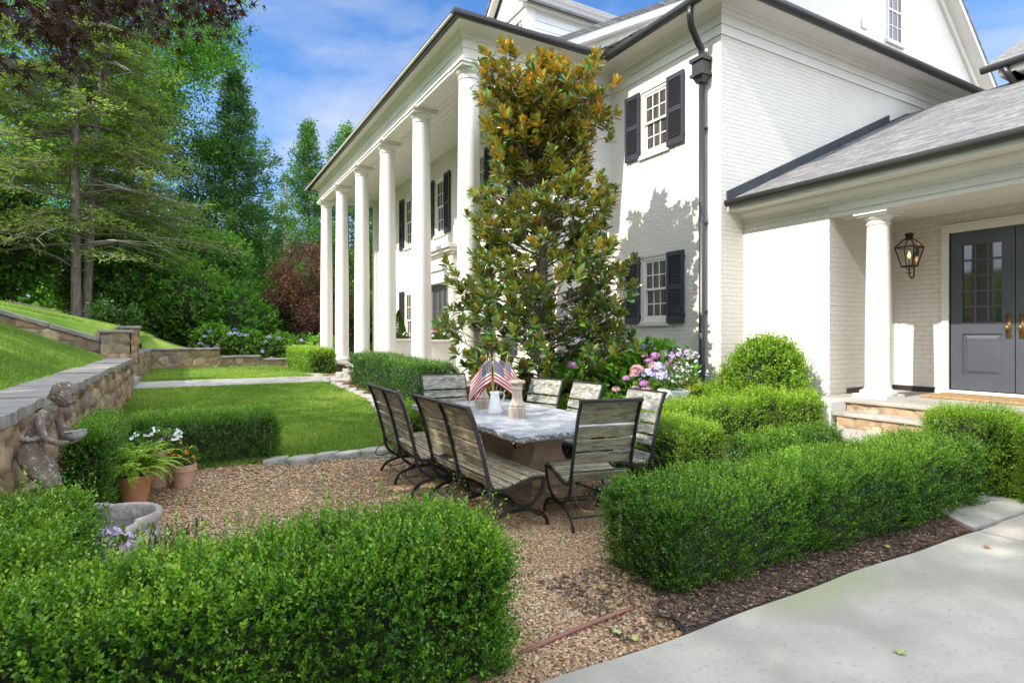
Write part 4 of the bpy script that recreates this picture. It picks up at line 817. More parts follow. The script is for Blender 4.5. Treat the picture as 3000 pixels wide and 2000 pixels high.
# flags: canton + stripes laid out in the cloth's own UV space
def flagmat():
    m,t,b=NT('flag_cloth'); l=t.links.new; g=N(t,'ShaderNodeTexCoord'); s=N(t,'ShaderNodeSeparateXYZ'); l(g.outputs['UV'],s.inputs[0])
    def M_(op,a,bb=None,c=None):
        n=N(t,'ShaderNodeMath',operation=op)
        for i,v in enumerate((a,bb,c)):
            if v is None: continue
            if isinstance(v,(int,float)): n.inputs[i].default_value=v
            else: l(v,n.inputs[i])
        return n.outputs[0]
    u,v=s.outputs[0],s.outputs[1]
    st=M_('LESS_THAN',M_('FRACT',M_('MULTIPLY',v,6.5)),.5)   # red first from the bottom
    x=N(t,'ShaderNodeMix',data_type='RGBA'); l(st,x.inputs['Factor']); x.inputs['A'].default_value=(.56,.54,.53,1); x.inputs['B'].default_value=(.34,.004,.014,1)
    cant=M_('MULTIPLY',M_('LESS_THAN',u,.42),M_('GREATER_THAN',v,.4615))
    cu=M_('MULTIPLY',M_('DIVIDE',u,.42),11.0); cv=M_('MULTIPLY',M_('DIVIDE',M_('SUBTRACT',v,.4615),.5385),9.0)
    # staggered star dots: keep cells of even parity
    fu=M_('SUBTRACT',M_('FRACT',cu),.5); fv=M_('SUBTRACT',M_('FRACT',cv),.5); par=M_('MODULO',M_('ADD',M_('FLOOR',cu),M_('FLOOR',cv)),2.0)
    d=M_('SQRT',M_('ADD',M_('MULTIPLY',fu,fu),M_('MULTIPLY',fv,fv))); star=M_('MULTIPLY',M_('LESS_THAN',d,.36),M_('LESS_THAN',par,.5))
    y=N(t,'ShaderNodeMix',data_type='RGBA'); l(star,y.inputs['Factor']); y.inputs['A'].default_value=(.005,.010,.055,1); y.inputs['B'].default_value=(.50,.50,.52,1)
    z=N(t,'ShaderNodeMix',data_type='RGBA'); l(cant,z.inputs['Factor']); l(x.outputs['Result'],z.inputs['A']); l(y.outputs['Result'],z.inputs['B']); l(z.outputs['Result'],b.inputs['Base Color']); b.inputs['Roughness'].default_value=.7
    return m
FLM=flagmat(); STICK=mat('gold_stick',(.40,.27,.11),None,rough=.45)
def flag(i,az,lean,droop_az,label,sp=.4,hoist=.26,fly=.33):
    r=empty('small_flag',(2.99+.018*math.cos(i*1.3),5.66+.018*math.sin(i*1.3),.80)); tag(r,label,'flag','small flags in the pitcher')
    d=Vector((math.cos(az)*math.sin(lean),math.sin(az)*math.sin(lean),math.cos(lean))); T=.58
    b=MB(); b.tube([(0,0,0),tuple(d*T)],.004,6); b.tube([tuple(d*T),tuple(d*(T+.01)),tuple(d*(T+.03)),tuple(d*(T+.045))],[.006,.008,.007,.001],8); b.build('stick',STICK,r)
    n,mv=22,14; f=Vector((math.cos(droop_az),math.sin(droop_az),0)); side=Vector((-f.y,f.x,0)); V=[];UV=[]
    for a in range(mv+1):
        v=a/mv; p0=d*(T-.02-hoist*(1-v))           # v=1 top of hoist
        for c in range(n+1):
            u=c/n; s=u*fly
            # cloth leaves the stick outward and falls, folding a little
            out=f*(s*sp); fall=Vector((0,0,-1))*(s*(.40+.30*u)); conv=(-d*hoist*(v-.45))*0
            wob_=side*(.018*math.sin(5.2*u+3.1*v+i*1.7)*u*1.6+.010*math.sin(11*u+i)*u)
            pinch=Vector((d.x,d.y,0))*(-(1-v)*0)
            p=p0+out+fall+wob_+f*(.05*(1-v)*u*sp*2); V.append(p); UV.append((u,v))
    F=[[a*(n+1)+c,a*(n+1)+c+1,(a+1)*(n+1)+c+1,(a+1)*(n+1)+c] for a in range(mv) for c in range(n)]
    o=npmesh('cloth',np.array([tuple(q) for q in V]),np.array(F),FLM,r,uv=np.array(UV),smooth=True)
    so_=o.modifiers.new('s','SOLIDIFY'); so_.thickness=.0015
FA=R(240)
for i,(az,le,da,sp,lab) in enumerate([(R(150),11,R(152),.42,'leftmost of the small flags in the white pitcher'),(R(155),5,R(168),.66,'second small flag from the left in the white pitcher'),(R(250),6,R(-42),.72,'central small flag in front of the bunch in the white pitcher'),(R(-25),6,R(-15),.66,'small flag just right of the central one in the pitcher'),(R(-30),12,R(-35),.40,'rightmost of the small flags, drooping beside the candle pillar')]): flag(i,az,R(le),da,lab,sp)
# ---------------- wall lantern ----------------
ln=empty('wall_lantern',(XD-.24,4.43,2.50)); ln.scale=(.84,.84,.84); tag(ln,'dark metal carriage lantern with a lit gas flame on the porch wall','lantern')
b=MB()
def qb(b,z0,a0,z1,a1,w=.012):
    for sx,sy in ((-1,-1),(1,-1),(1,1),(-1,1)): b.tube([(sx*a0,sy*a0,z0),(sx*a1,sy*a1,z1)],w,4)
    for z,a in ((z0,a0),(z1,a1)): b.tube([(-a,-a,z),(a,-a,z),(a,a,z),(-a,a,z),(-a,-a,z)],w,4)
qb(b,.14,.085,.46,.155); qb(b,.461,.155,.60,.06,.010); b.lathe(0,0,[(.055,.59),(.055,.68),(.068,.683),(.068,.70),(.03,.715),(.001,.72)],20)
b.frustum(0,0,.125,.14,.09,.09,.09,.09); b.build('frame',BLACK,ln)
b=MB(); b.tube([(0,0,.13),(0,0,.06),(.015,0,-.02),(.07,0,-.065),(.13,0,-.05),(.155,0,.0),(.16,0,.10),(.17,0,.30),(.20,0,.40),(.265,0,.42)],.012,8)
for s in (-1,1): b.tube([(0,0,.09),(0,s*.035,.075),(0,s*.05,.10),(0,s*.035,.12)],.006,6); b.tube([(0,0,.03),(0,s*.03,.015),(0,s*.045,.035)],.006,6)
b.box(.262,.278,-.02,.02,.33,.50); b.build('bracket',BLACK,ln)
GL=NT('lantern_glass'); gm,gt,gb=GL; tr=N(gt,'ShaderNodeBsdfTransparent',{0:(.93,.93,.9,1)}); gl=N(gt,'ShaderNodeBsdfGlossy',{'Roughness':.03}); ms=N(gt,'ShaderNodeMixShader',{0:.12}); gt.links.new(tr.outputs[0],ms.inputs[1]); gt.links.new(gl.outputs[0],ms.inputs[2]); gt.links.new(ms.outputs[0],gt.nodes['Material Output'].inputs[0])
b=MB(); 
for (z0,a0,z1,a1) in ((.15,.085,.455,.152),(.465,.15,.595,.06)):
    for k in range(4):
        c=[(-1,-1),(1,-1),(1,1),(-1,1)]; (x0,y0),(x1,y1)=c[k],c[(k+1)%4]; b.add([(x0*a0,y0*a0,z0),(x1*a0,y1*a0,z0),(x1*a1,y1*a1,z1),(x0*a1,y0*a1,z1)],[(0,1,2,3)])
b.build('pane',gm,ln); b=MB(); b.tube([(0,0,.14),(0,0,.27)],.011,8); b.build('burner',BRASS,ln)
fm,ft,fb=NT('gas_flame'); fb.inputs['Emission Color'].default_value=(1,.45,.12,1); fb.inputs['Emission Strength'].default_value=2.2; fb.inputs['Base Color'].default_value=(1,.5,.2,1)
b=MB(); b.lathe(0,0,[(.004,.275),(.018,.30),(.024,.325),(.014,.36),(.002,.395)],12); b.build('flame',fm,ln,smooth=True)
# doormat
b=MB(); rng=random.Random(4); P=[(8.52,2.45),(9.22,2.42),(9.23,3.3),(9.22,4.0),(8.52,4.03),(8.50,3.3)]
b.box(8.52,9.22,2.45,4.02,0,.03); o=b.build('doormat',mat('coir',(.33,.19,.085),(.52,.33,.17),scale=40,rough=1,bump=1,bscale=160,stretch=(6,.6,1),c3=(.22,.12,.06),c3scale=7,c3lo=.58,c3hi=.7),bevel=.012); o.location.z=FL+.001; tag(o,'thick coir doormat in front of the grey double doors','doormat')
# ---------------- terracotta pots ----------------
def pot(name,loc,r,h,m,label):
    e=empty(name,loc); tag(e,label,'potted plant'); b=MB()
    b.lathe(0,0,[(r*.70,0),(r*.72,.005),(r*.93,h*.72),(r*.95,h*.72),(r*1.03,h*.735),(r*1.05,h*.98),(r*1.02,h),(r*.93,h),(r*.9,h*.9)],32,cap=False); b.f.append(list(range(32))[::-1]); b.m.append(0)
    o=b.build('pot',m,e,smooth=True); s=o.modifiers.new('e','EDGE_SPLIT'); s.split_angle=R(35)
    b=MB(); b.lathe(0,0,[(.001,h*.9),(r*.9,h*.9)],24,cap=False); b.build('soil',TWIG,e); return e
GREEN=[(0,(.02,.06,.008)),(.5,(.05,.13,.015)),(1,(.14,.24,.04))]
FERN=leafmat('fern_leaf',[(0,(.19,.31,.035)),(.5,(.32,.46,.065)),(1,(.48,.58,.14))],trans=.4)
PLG=leafmat('soft_leaf',[(0,(.03,.08,.015)),(.5,(.07,.15,.03)),(1,(.16,.26,.06))],trans=.35)
def petalm(name,c1,c2): return leafmat(name,[(0,c1),(1,c2)],rough=.6,trans=.25,spec=.2,tcol=(1,1,1))
PW=petalm('white_petal',(.78,.76,.80),(.88,.86,.88)); PP=petalm('pink_petal',(.62,.10,.36),(.80,.28,.52)); PO=petalm('orange_petal',(.80,.20,.01),(.90,.34,.02)); PY=petalm('yellow_petal',(.80,.55,.02),(.85,.68,.05)); PPU=petalm('purple_petal',(.20,.05,.35),(.35,.10,.5)); PLI=petalm('lilac_petal',(.62,.45,.68),(.78,.62,.82))
def blossom(name,parent,centers,r,m,seed,n=6,up=.7,w=.7,own=False):
    """each flower is a part of its own"""
    rng=np.random.default_rng(seed); out=[]
    for c in centers:
        P=[];D=[];S=[]
        ax=unit(rng.normal(size=3)*.5+np.array([0,-.25,up])); t=unit(np.cross(ax,rng.normal(size=3))); s=np.cross(ax,t)
        for k in range(n):
            a=6.283*k/n+rng.uniform(-.15,.15); d=t*math.cos(a)+s*math.sin(a)+ax*.25; P.append(np.array(c)); D.append(d); S.append(r*rng.uniform(.85,1.1))
        T=rng.uniform(0,1,(len(P),3)); Nn=unit(rng.normal(size=(len(P),3))*.3+np.array([0,-.3,1])); Nn=np.cross(Nn,np.array(D)); Nn=np.cross(np.array(D),Nn)
        o=leaves(name,np.array(P),np.array(D),np.array(S),m,rng,None,T,width=w,fold=.12,N=Nn)
        if own: attach(o,parent)
        else: o.parent=parent
        out.append(o)
    return out
def frond_set(name,parent,n,L_,z0,mat_,seed,up=1.0,leaf=.035):
    rng=np.random.default_rng(seed); P=[];D=[];S=[];b=MB()
    for i in range(n):
        a=rng.uniform(0,6.283); el=rng.uniform(.35,1.35); L=L_*rng.uniform(.7,1.15); h=np.array([math.cos(a),math.sin(a),0]); pts=[]
        K=22
        for k in range(K):
            t=k/(K-1); e=el-2.0*t*t*rng.uniform(.85,1.0); 
            if k==0: p=np.array([0,0,z0])+h*.03
            else: p=pts[-1]+(h*math.cos(e)+np.array([0,0,1])*math.sin(e)*up)*L/K
            pts.append(p)
        side=np.array([-h[1],h[0],0])
        for k in range(2,K):
            t=k/(K-1); ll=leaf*(math.sin(math.pi*min(1,t*.92+.12))**.6)*1.25; tn=unit(pts[k]-pts[k-1])
            for s in (-1,1):
                for q in (0,.5):
                    P.append(pts[k]-tn*q*L/K); D.append(side*s+tn*.35+np.array([0,0,-.15])); S.append(ll)
        b.tube([tuple(p) for p in pts[::3]],[.003]*len(pts[::3]),4,cap=False)
    T=np.repeat(rng.uniform(0,1,(len(P)//2,1)),2,axis=0)*np.ones((1,3)); T=T*.6+rng.uniform(0,.4,(len(P),1))
    Nn=np.tile(np.array([0,0,1.0]),(len(P),1))+rng.normal(size=(len(P),3))*.2
    leaves(name,np.array(P),np.array(D),np.array(S),mat_,rng,parent,T,width=.34,shape='quad',fold=.1,N=Nn); b.build('frond_stem',mat_,parent)
def tuft(name,parent,n,rad,z0,z1,mat_,seed,S=.05,w=.4,c=(0,0)):
    rng=np.random.default_rng(seed); u=unit(rng.normal(size=(n,3))); rr=rng.uniform(.3,1,(n,1))**.5; P=u*rr*np.array([rad,rad,(z1-z0)/2])+np.array([c[0],c[1],(z0+z1)/2]); P[:,2]=np.maximum(P[:,2],z0)
    D=u*.7+np.array([0,0,.7])+rng.normal(size=(n,3))*.4; T=rng.uniform(0,1,(n,3)); return leaves(name,P,D,rng.uniform(.7,1.3,n)*S,mat_,rng,parent,T,width=w)
f=pot('fern_pot',(-.42,6.55,.03),.150,.27,TERRA,'bright green fern spilling over an orange terracotta pot'); frond_set('fern_frond',f,95,.50,.27,FERN,5,leaf=.045)
f=pot('orange_flower_pot',(-.02,6.90,.05),.125,.235,TERRAP,'small pale terracotta pot of orange and yellow zinnias'); tuft('foliage',f,260,.13,.22,.40,PLG,6,.06,.28); blossom('orange_flower',f,[(-.11,-.05,.38),(-.08,-.08,.35),(-.03,-.12,.34),(.03,-.09,.37),(-.02,.02,.39),(-.09,.0,.32),(.09,-.05,.30),(.05,-.02,.40)],.032,PO,7,12,w=.35); blossom('yellow_flower',f,[(-.02,.0,.47),(.08,.02,.39)],.032,PY,8,12,w=.35)
b=MB(); b.tube([(0,0,.22),(-.01,0,.36),(-.02,0,.465)],.003,5); b.build('stem',PLG,f)
f=pot('white_flower_pot',(-.26,7.02,.05),.15,.40,TERRAP,'tall pale pot of white and pink phlox behind the fern'); tuft('foliage',f,420,.20,.38,.56,PLG,9,.07,.5)
rng=np.random.default_rng(4); blossom('white_flower',f,[(x,y,.52+z) for x,y,z in zip(rng.uniform(-.27,.22,34),rng.uniform(-.22,.12,34),rng.uniform(-.03,.08,34))],.030,PW,10,5,w=.85); blossom('pink_flower',f,[(x,y,.50+z) for x,y,z in zip(rng.uniform(-.12,.12,12),rng.uniform(-.2,.1,12),rng.uniform(-.03,.07,12))],.028,PP,11,5,w=.85)
# ---------------- fountain basin ----------------
bs=empty('fountain_basin',(-.60,4.74,0.02)); tag(bs,'pale cast-stone quatrefoil fountain basin with moulded rim on the gravel','fountain')
def quat(r,n=96):
    P=[]
    for k in range(n):
        a=2*math.pi*k/n; q=max(abs(math.cos(2*(a+math.pi/4))),.0)
        rr=r*(.86+.14*abs(math.cos(2*a))**.6)
        best=0
        for c in range(4):   # four lobes
            ca=c*math.pi/2; cx,cy=.42*math.cos(ca),.42*math.sin(ca); dx,dy=math.cos(a),math.sin(a)
            B=cx*dx+cy*dy; D=B*B-(.42**2-.56**2)
            if D>0: best=max(best,B+math.sqrt(D))
        P.append((math.cos(a)*best*r,math.sin(a)*best*r))
    return P
def ring_loft(levels,m,name,parent,cap=True):
    b=MB(); n=96
    for r,z in levels: b.v+=[(x,y,z) for x,y in quat(r)]
    for i in range(len(levels)-1):
        for k in range(n): b.f.append([i*n+k,i*n+(k+1)%n,(i+1)*n+(k+1)%n,(i+1)*n+k])
    if cap: b.f.append([k for k in range(n)][::-1]); 
    b.f.append([(len(levels)-1)*n+k for k in range(n)]); b.m=[0]*len(b.f); return b.build(name,m,parent,smooth=True)
BR=.47
ring_loft([(BR*.93,-.03),(BR*.97,.03),(BR*1.0,.05),(BR*.985,.10),(BR*.955,.115),(BR*.96,.13),(BR*1.0,.16),(BR*1.005,.20),(BR*.985,.245),(BR*.955,.275),(BR*.965,.29),(BR*1.01,.305),(BR*1.035,.33),(BR*1.03,.36),(BR*1.0,.378),(BR*.955,.378),(BR*.925,.365),(BR*.91,.33),(BR*.90,.24),(BR*.88,.20)],BASIN,'bowl',bs)
WAT=mat('pond_water',(.10,.115,.085),(.16,.165,.13),scale=4,rough=.03,spec=.9,bump=.03,bscale=9)
ring_loft([(BR*.905,.262),(BR*.9,.272)],WAT,'water',bs); bs.rotation_euler.z=R(20)
# ---------------- statue ----------------
st=empty('child_statue',(-.80,4.45,.73)); st.scale=(.62,.62,.62); tag(st,'weathered stone statue of a kneeling child offering a bowl beside the wall','statue'); st.rotation_euler.z=R(-24)
def skin(name,joints,edges,m,parent,lv=2,root=0):
    me=bpy.data.meshes.new(name); me.from_pydata([j[:3] for j in joints],edges,[]); me.materials.append(m); o=bpy.data.objects.new(name,me); COL.objects.link(o); o.parent=parent
    s=o.modifiers.new('skin','SKIN'); s.use_smooth_shade=True; s.branch_smoothing=.6; u=o.modifiers.new('sub','SUBSURF'); u.levels=u.render_levels=lv
    for i,j in enumerate(joints):
        sv=me.skin_vertices[0].data[i]; sv.radius=(j[3],j[4] if len(j)>4 else j[3]); sv.use_root=(i==root)
    return o
# local frame: +x is the direction the child faces; z up; height about 1 m kneeling/leaning
J=[(-.02,0,.30,.125,.14),(.005,0,.42,.10,.115),(.045,0,.52,.085,.105),(.115,0,.625,.088,.115),(.165,0,.70,.066,.08),(.205,0,.745,.042,.042),(.235,0,.78,.04,.04),
 (.15,-.105,.685,.048),(.165,-.140,.56,.041),(.20,-.125,.44,.036),(.29,-.075,.395,.030),(.36,-.035,.40,.024),
 (.15,.105,.685,.048),(.165,.135,.56,.041),(.205,.12,.44,.036),(.295,.07,.40,.030),(.365,.035,.405,.024),
 (-.02,-.065,.23,.10,.105),(.13,-.07,.08,.078),(.21,-.07,-.03,.06),(.06,-.07,-.09,.045),(-.06,-.075,-.10,.035),
 (-.02,.065,.23,.10,.105),(.11,.07,.08,.078),(.19,.07,-.03,.06),(.04,.07,-.09,.045),(-.08,.075,-.10,.035)]
E_=[(0,1),(1,2),(2,3),(3,4),(4,5),(5,6),(3,7),(7,8),(8,9),(9,10),(10,11),(3,12),(12,13),(13,14),(14,15),(15,16),(0,17),(17,18),(18,19),(19,20),(20,21),(0,22),(22,23),(23,24),(24,25),(25,26)]
skin('body',J,E_,STAT,st)
def fingers(parent):
    for s in (-1,1):
        b=MB()
        for k in range(4):
            a=(k-1.5)*.013; b.tube([(.36,s*.03+a,.40),(.39,s*.022+a,.393),(.412,s*.015+a,.407),(.422,s*.01+a,.423)],[.010,.009,.0085,.006],6)
        b.tube([(.35,s*.02,.41),(.365,-s*.005,.425),(.38,-s*.015,.437)],[.010,.009,.006],6); b.build('hand',STAT,parent,smooth=True)
fingers(st)
def head():
    me=bpy.data.meshes.new('head'); bm=bmesh.new(); bmesh.ops.create_icosphere(bm,subdivisions=5,radius=1)
    for v in bm.verts:
        c=v.co.copy(); x,y,z=c
        q=Vector((x*.098,y*.082,z*.110))
        if x>0: # face plane
            q.x-=.012*max(0,x-.55)*2
            nose=math.exp(-((y/.16)**2+((z+.12)/.20)**2)); q.x+=.030*nose*(1 if z<.12 else .4)
            lips=math.exp(-((y/.22)**2+((z+.48)/.07)**2)); q.x+=.012*lips; mouth=math.exp(-((y/.24)**2+((z+.485)/.018)**2)); q.x-=.010*mouth
            for s in (-1,1):
                eye=math.exp(-(((y-s*.36)/.17)**2+((z-.02)/.10)**2)); q.x-=.014*eye; lid=math.exp(-(((y-s*.36)/.12)**2+((z-.01)/.05)**2)); q.x+=.011*lid
                cheek=math.exp(-(((y-s*.45)/.25)**2+((z+.33)/.22)**2)); q.x+=.012*cheek
            chin=math.exp(-((y/.25)**2+((z+.80)/.16)**2)); q.x+=.018*chin
        if z<-.3: q.y*=1-.25*(-z-.3)
        v.co=q
    bm.to_mesh(me); bm.free(); me.materials.append(STAT); me.polygons.foreach_set('use_smooth',[True]*len(me.polygons)); return me
hd=bpy.data.objects.new('head',head()); COL.objects.link(hd); hd.parent=st; hd.location=(.295,0,.84); hd.rotation_euler=(0,R(20),0)
me=bpy.data.meshes.new('hair'); bm=bmesh.new(); bmesh.ops.create_icosphere(bm,subdivisions=5,radius=1)
for v in bm.verts:
    x,y,z=v.co; k=1+.05*math.sin(9*y+7*z)*math.sin(11*x+3*z)+.03*math.sin(23*z+17*y)
    q=Vector((x*.112*k-.018,y*.100*k,z*.112*k+.028))
    if x>.35 and z<.25: q.x=min(q.x,.06+.02*z)
    if z<-.25: q.z=max(q.z,-.045) if x>-.2 else q.z
    v.co=q
bm.to_mesh(me); bm.free(); me.materials.append(STAT); me.polygons.foreach_set('use_smooth',[True]*len(me.polygons)); h=bpy.data.objects.new('hair',me); COL.objects.link(h); h.parent=hd
b=MB(); b.tube([(-.07,0,-.03),(-.10,0,-.045),(-.125,0,-.04),(-.14,0,-.02)],[.035,.04,.035,.015],10); o=b.build('hair_bun',STAT,hd,smooth=True)
b=MB(); b.lathe(0,0,[(.02,0),(.05,.008),(.075,.03),(.09,.06),(.095,.088),(.098,.092),(.088,.092),(.082,.07),(.06,.03),(.01,.018)],28); o=b.build('bowl',mat('bowl_stone',(.25,.23,.2),(.40,.38,.35),scale=12,rough=.9,bump=.6,bscale=60,c3=(.12,.10,.08),c3scale=20,c3lo=.56,c3hi=.64),st,smooth=True); o.location=(.40,0,.415); o.rotation_euler=(0,R(-6),0)
b=MB(); 
for k in range(14):
    a=6.283*k/14; b.tube([(math.cos(a)*.088+.015,math.sin(a)*.105,.455+.012*math.sin(k*2.2)),(math.cos(a+.45)*.094+.015,math.sin(a+.45)*.112,.435),(math.cos(a+.9)*.088+.015,math.sin(a+.9)*.105,.455+.012*math.sin(k*2.2+1))],[.016,.022,.015],8)
b.build('garland',mat('garland_stone',(.26,.24,.20),(.36,.34,.29),scale=20,rough=.95,bump=1,bscale=60),st,smooth=True)
b=MB(); b.box(-.24,.28,-.20,.20,-.22,-.12); b.box(-.20,.24,-.17,.17,-1.15,-.221); b.build('base',STAT,st,bevel=.01)
# ---------------- pipe, hose, stones ----------------
b=MB(); b.tube([(1.47,2.52,.010),(1.7,2.545,.022),(2.0,2.575,.024),(2.2,2.595,.022),(2.30,2.61,.010)],.013,10); b.tube([(1.72,2.545,.03),(1.72,2.55,.05)],.006,6); o=b.build('irrigation_pipe',mat('brown_pipe',(.25,.105,.07),(.20,.085,.06),scale=8,rough=.6),smooth=True); tag(o,'straight brown irrigation pipe lying on the gravel by the drive','pipe')
b=MB(); b.tube([(.9,7.28,.11),(1.3,7.25,.10),(1.7,7.27,.10),(2.0,7.18,.09),(2.3,7.10,.08),(2.6,7.0,.07)],.005,8); o=b.build('garden_hose',mat('teal_hose',(.02,.18,.16),None,rough=.4),smooth=True); tag(o,'thin teal garden hose along the far edge of the gravel','hose')
slab(3.72,4.62,.0,.16,.10,.09,.6,'loose grey stone beside the near table pedestal',None,'loose_stone',mat('grey_stone',(.19,.185,.18),(.27,.265,.25),scale=8,rough=.9,bump=.5,bscale=30))
k=0
for i,(x,y,l,wd,a) in enumerate([(.95,7.42,.17,.09,.2),(1.25,7.36,.20,.11,.5),(1.55,7.44,.16,.08,.3),(1.80,7.36,.18,.10,.1),(2.22,7.42,.30,.14,.15)]):
    slab(x,y,.10,l,wd,.05,a,['flat flagstone in the lawn edging just right of the clipped hedge','tilted slab in the lawn edging, second from the hedge','small flagstone in the lawn edging, third from the hedge','flagstone in the lawn edging left of the big slab','big flat slab in the lawn edging by the small box bush'][i],'flat stones edging the gravel')
ye=np.linspace(7.9,14.0,15)
for i,y in enumerate(ye):
    x=float(np.interp(y,[7.5,9,11.2,13.9],[2.42,2.87,3.17,2.87])); slab(x,y,Hs(x,y)+.0,.10,.24,.09+.03*(i==14),rng_.uniform(-.2,.2)+( -.25 if y<11 else .1),'rough border stone between the lawn and the red mulch'+(', at its path end' if i==14 else ' bed'),'stones bordering the mulch bed')
for i,y in enumerate((16.0,16.6)): slab(3.1-.04*i,y,.5,.16,.3,.08,.2,['rough border stone just past the path','rough border stone deeper past the path'][i],None)
# ---------------- clipped box hedges ----------------
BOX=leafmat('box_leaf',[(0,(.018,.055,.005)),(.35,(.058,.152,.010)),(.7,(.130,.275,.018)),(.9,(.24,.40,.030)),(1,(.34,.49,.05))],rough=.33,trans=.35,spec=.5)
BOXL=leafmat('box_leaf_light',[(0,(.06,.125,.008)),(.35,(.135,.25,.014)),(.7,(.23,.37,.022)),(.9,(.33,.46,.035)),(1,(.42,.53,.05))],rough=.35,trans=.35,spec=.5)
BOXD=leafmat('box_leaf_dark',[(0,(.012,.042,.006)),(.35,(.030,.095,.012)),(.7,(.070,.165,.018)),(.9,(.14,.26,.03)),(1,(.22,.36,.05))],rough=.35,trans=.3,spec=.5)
def rbox_shell(rng,n,x0,x1,y0,y1,z0,z1,r):
    """points and normals on a rounded box (top and sides)"""
    a=np.array([(x1-x0)*(y1-y0)*1.15,(x1-x0)*(z1-z0),(x1-x0)*(z1-z0),(y1-y0)*(z1-z0),(y1-y0)*(z1-z0)]); f=rng.choice(5,n,p=a/a.sum())
    P=np.stack([rng.uniform(x0,x1,n),rng.uniform(y0,y1,n),rng.uniform(z0,z1,n)],-1)
    P[f==0,2]=z1; P[f==1,1]=y0; P[f==2,1]=y1; P[f==3,0]=x0; P[f==4,0]=x1
    lo=np.array([x0+r,y0+r,z0+.0]); hi=np.array([x1-r,y1-r,z1-r]); hi=np.maximum(hi,lo); C=np.clip(P,lo,hi); Nn=unit(P-C+1e-6); return C+Nn*r,Nn
def blobby(Pt,Nn,amp,seed,f=4.0):
    return Pt+Nn*(vnoise(Pt,f,seed)*amp+vnoise(Pt,f*2.6,seed+9)*amp*.5)[:,None]
def hedge(label,boxes,leaf,dens,seed,m=BOX,r=.25,amp=.05,K=9,sprig=.10,group='clipped box hedges',shape='hex',cat='hedge',name='box_hedge',upb=.75,tips=.02):
    rng=np.random.default_rng(seed); root=empty(name,((boxes[0][0]+boxes[0][1])/2,(boxes[0][2]+boxes[0][3])/2,boxes[0][4])); tag(root,label,cat,group)
    boxes=[(a+.04,b_+-.04,c+.04,d-.04,e,f-.055) if len(boxes)==1 else (a,b_,c+.03,d-.03,e,f-.055) for a,b_,c,d,e,f in boxes]
    PS=[];NS=[];core=[]
    for bi,(x0,x1,y0,y1,z0,z1) in enumerate(boxes):
        A=(x1-x0)*(y1-y0)+2*(x1-x0+y1-y0)*(z1-z0); n=int(A*dens)
        P,Nn=rbox_shell(rng,n,x0,x1,y0,y1,z0,z1,min(r,(x1-x0)/2.05,(y1-y0)/2.05)); P=blobby(P,Nn,amp,seed)
        ins=np.zeros(len(P),bool)
        for bj,(u0,u1,v0,v1,w0,w1) in enumerate(boxes):
            if bj!=bi: ins|=(P[:,0]>u0+.08)&(P[:,0]<u1-.08)&(P[:,1]>v0+.08)&(P[:,1]<v1-.08)&(P[:,2]<w1-.08)
        ins|=(vnoise(P,9.0,seed+77)<-.62)&(Nn[:,2]<.6)&(seed!=101)
        PS.append(P[~ins]);NS.append(Nn[~ins])
        # inner twig mass
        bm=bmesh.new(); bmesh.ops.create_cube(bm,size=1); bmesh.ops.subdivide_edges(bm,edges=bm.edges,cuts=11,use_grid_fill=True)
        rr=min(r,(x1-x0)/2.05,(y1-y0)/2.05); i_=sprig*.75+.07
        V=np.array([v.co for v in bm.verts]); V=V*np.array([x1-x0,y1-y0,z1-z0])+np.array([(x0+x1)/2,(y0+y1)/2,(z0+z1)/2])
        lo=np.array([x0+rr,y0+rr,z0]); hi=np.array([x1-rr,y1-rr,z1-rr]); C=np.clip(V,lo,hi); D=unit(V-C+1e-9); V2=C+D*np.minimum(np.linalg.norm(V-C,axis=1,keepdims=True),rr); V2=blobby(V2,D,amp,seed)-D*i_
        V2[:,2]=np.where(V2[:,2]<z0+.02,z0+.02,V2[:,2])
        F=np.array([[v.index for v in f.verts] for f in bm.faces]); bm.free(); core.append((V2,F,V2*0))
    P=np.concatenate(PS); Nn=np.concatenate(NS); n=len(P)
    zmin=boxes[0][4]
    D=unit(Nn*.75+np.array([0,0,upb])+rng.normal(size=(n,3))*.38)
    L_=sprig*rng.uniform(.55,1.45,n)*(1+.8*(rng.uniform(size=n)<tips*1.5)); P=P-Nn*(sprig*.75+rng.uniform(0,.035,(n,1)))
    t=np.linspace(.12,1,K); PP=P[:,None]+D[:,None]*(L_[:,None]*t)[:,:,None]
    r1=unit(np.cross(D,rng.normal(size=(n,3)))); r2=np.cross(D,r1); ph=rng.uniform(0,6.28,(n,1))+np.arange(K)*2.3
    side=r1[:,None]*np.cos(ph)[...,None]+r2[:,None]*np.sin(ph)[...,None]
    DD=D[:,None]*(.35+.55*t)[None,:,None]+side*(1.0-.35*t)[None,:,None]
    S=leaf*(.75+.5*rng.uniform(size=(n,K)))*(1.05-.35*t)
    base=rng.uniform(.0,.55,(n,1))+.18*vnoise(P,2.2,seed+3)[:,None]+.20*np.maximum(Nn[:,2:3],0)-.10; T=np.clip(base+.42*t[None,:]**2.2+rng.normal(size=(n,K))*.07,0,1)  # tops tinted younger and lighter, sides darker; part of that is painted shade
    PPf=PP.reshape(-1,3); keep=PPf[:,2]>zmin-.02
    Tn=np.repeat(T.reshape(-1,1),3,axis=1)
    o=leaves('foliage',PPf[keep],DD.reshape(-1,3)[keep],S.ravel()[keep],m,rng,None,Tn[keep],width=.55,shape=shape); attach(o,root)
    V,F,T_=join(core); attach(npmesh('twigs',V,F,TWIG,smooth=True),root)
    return root
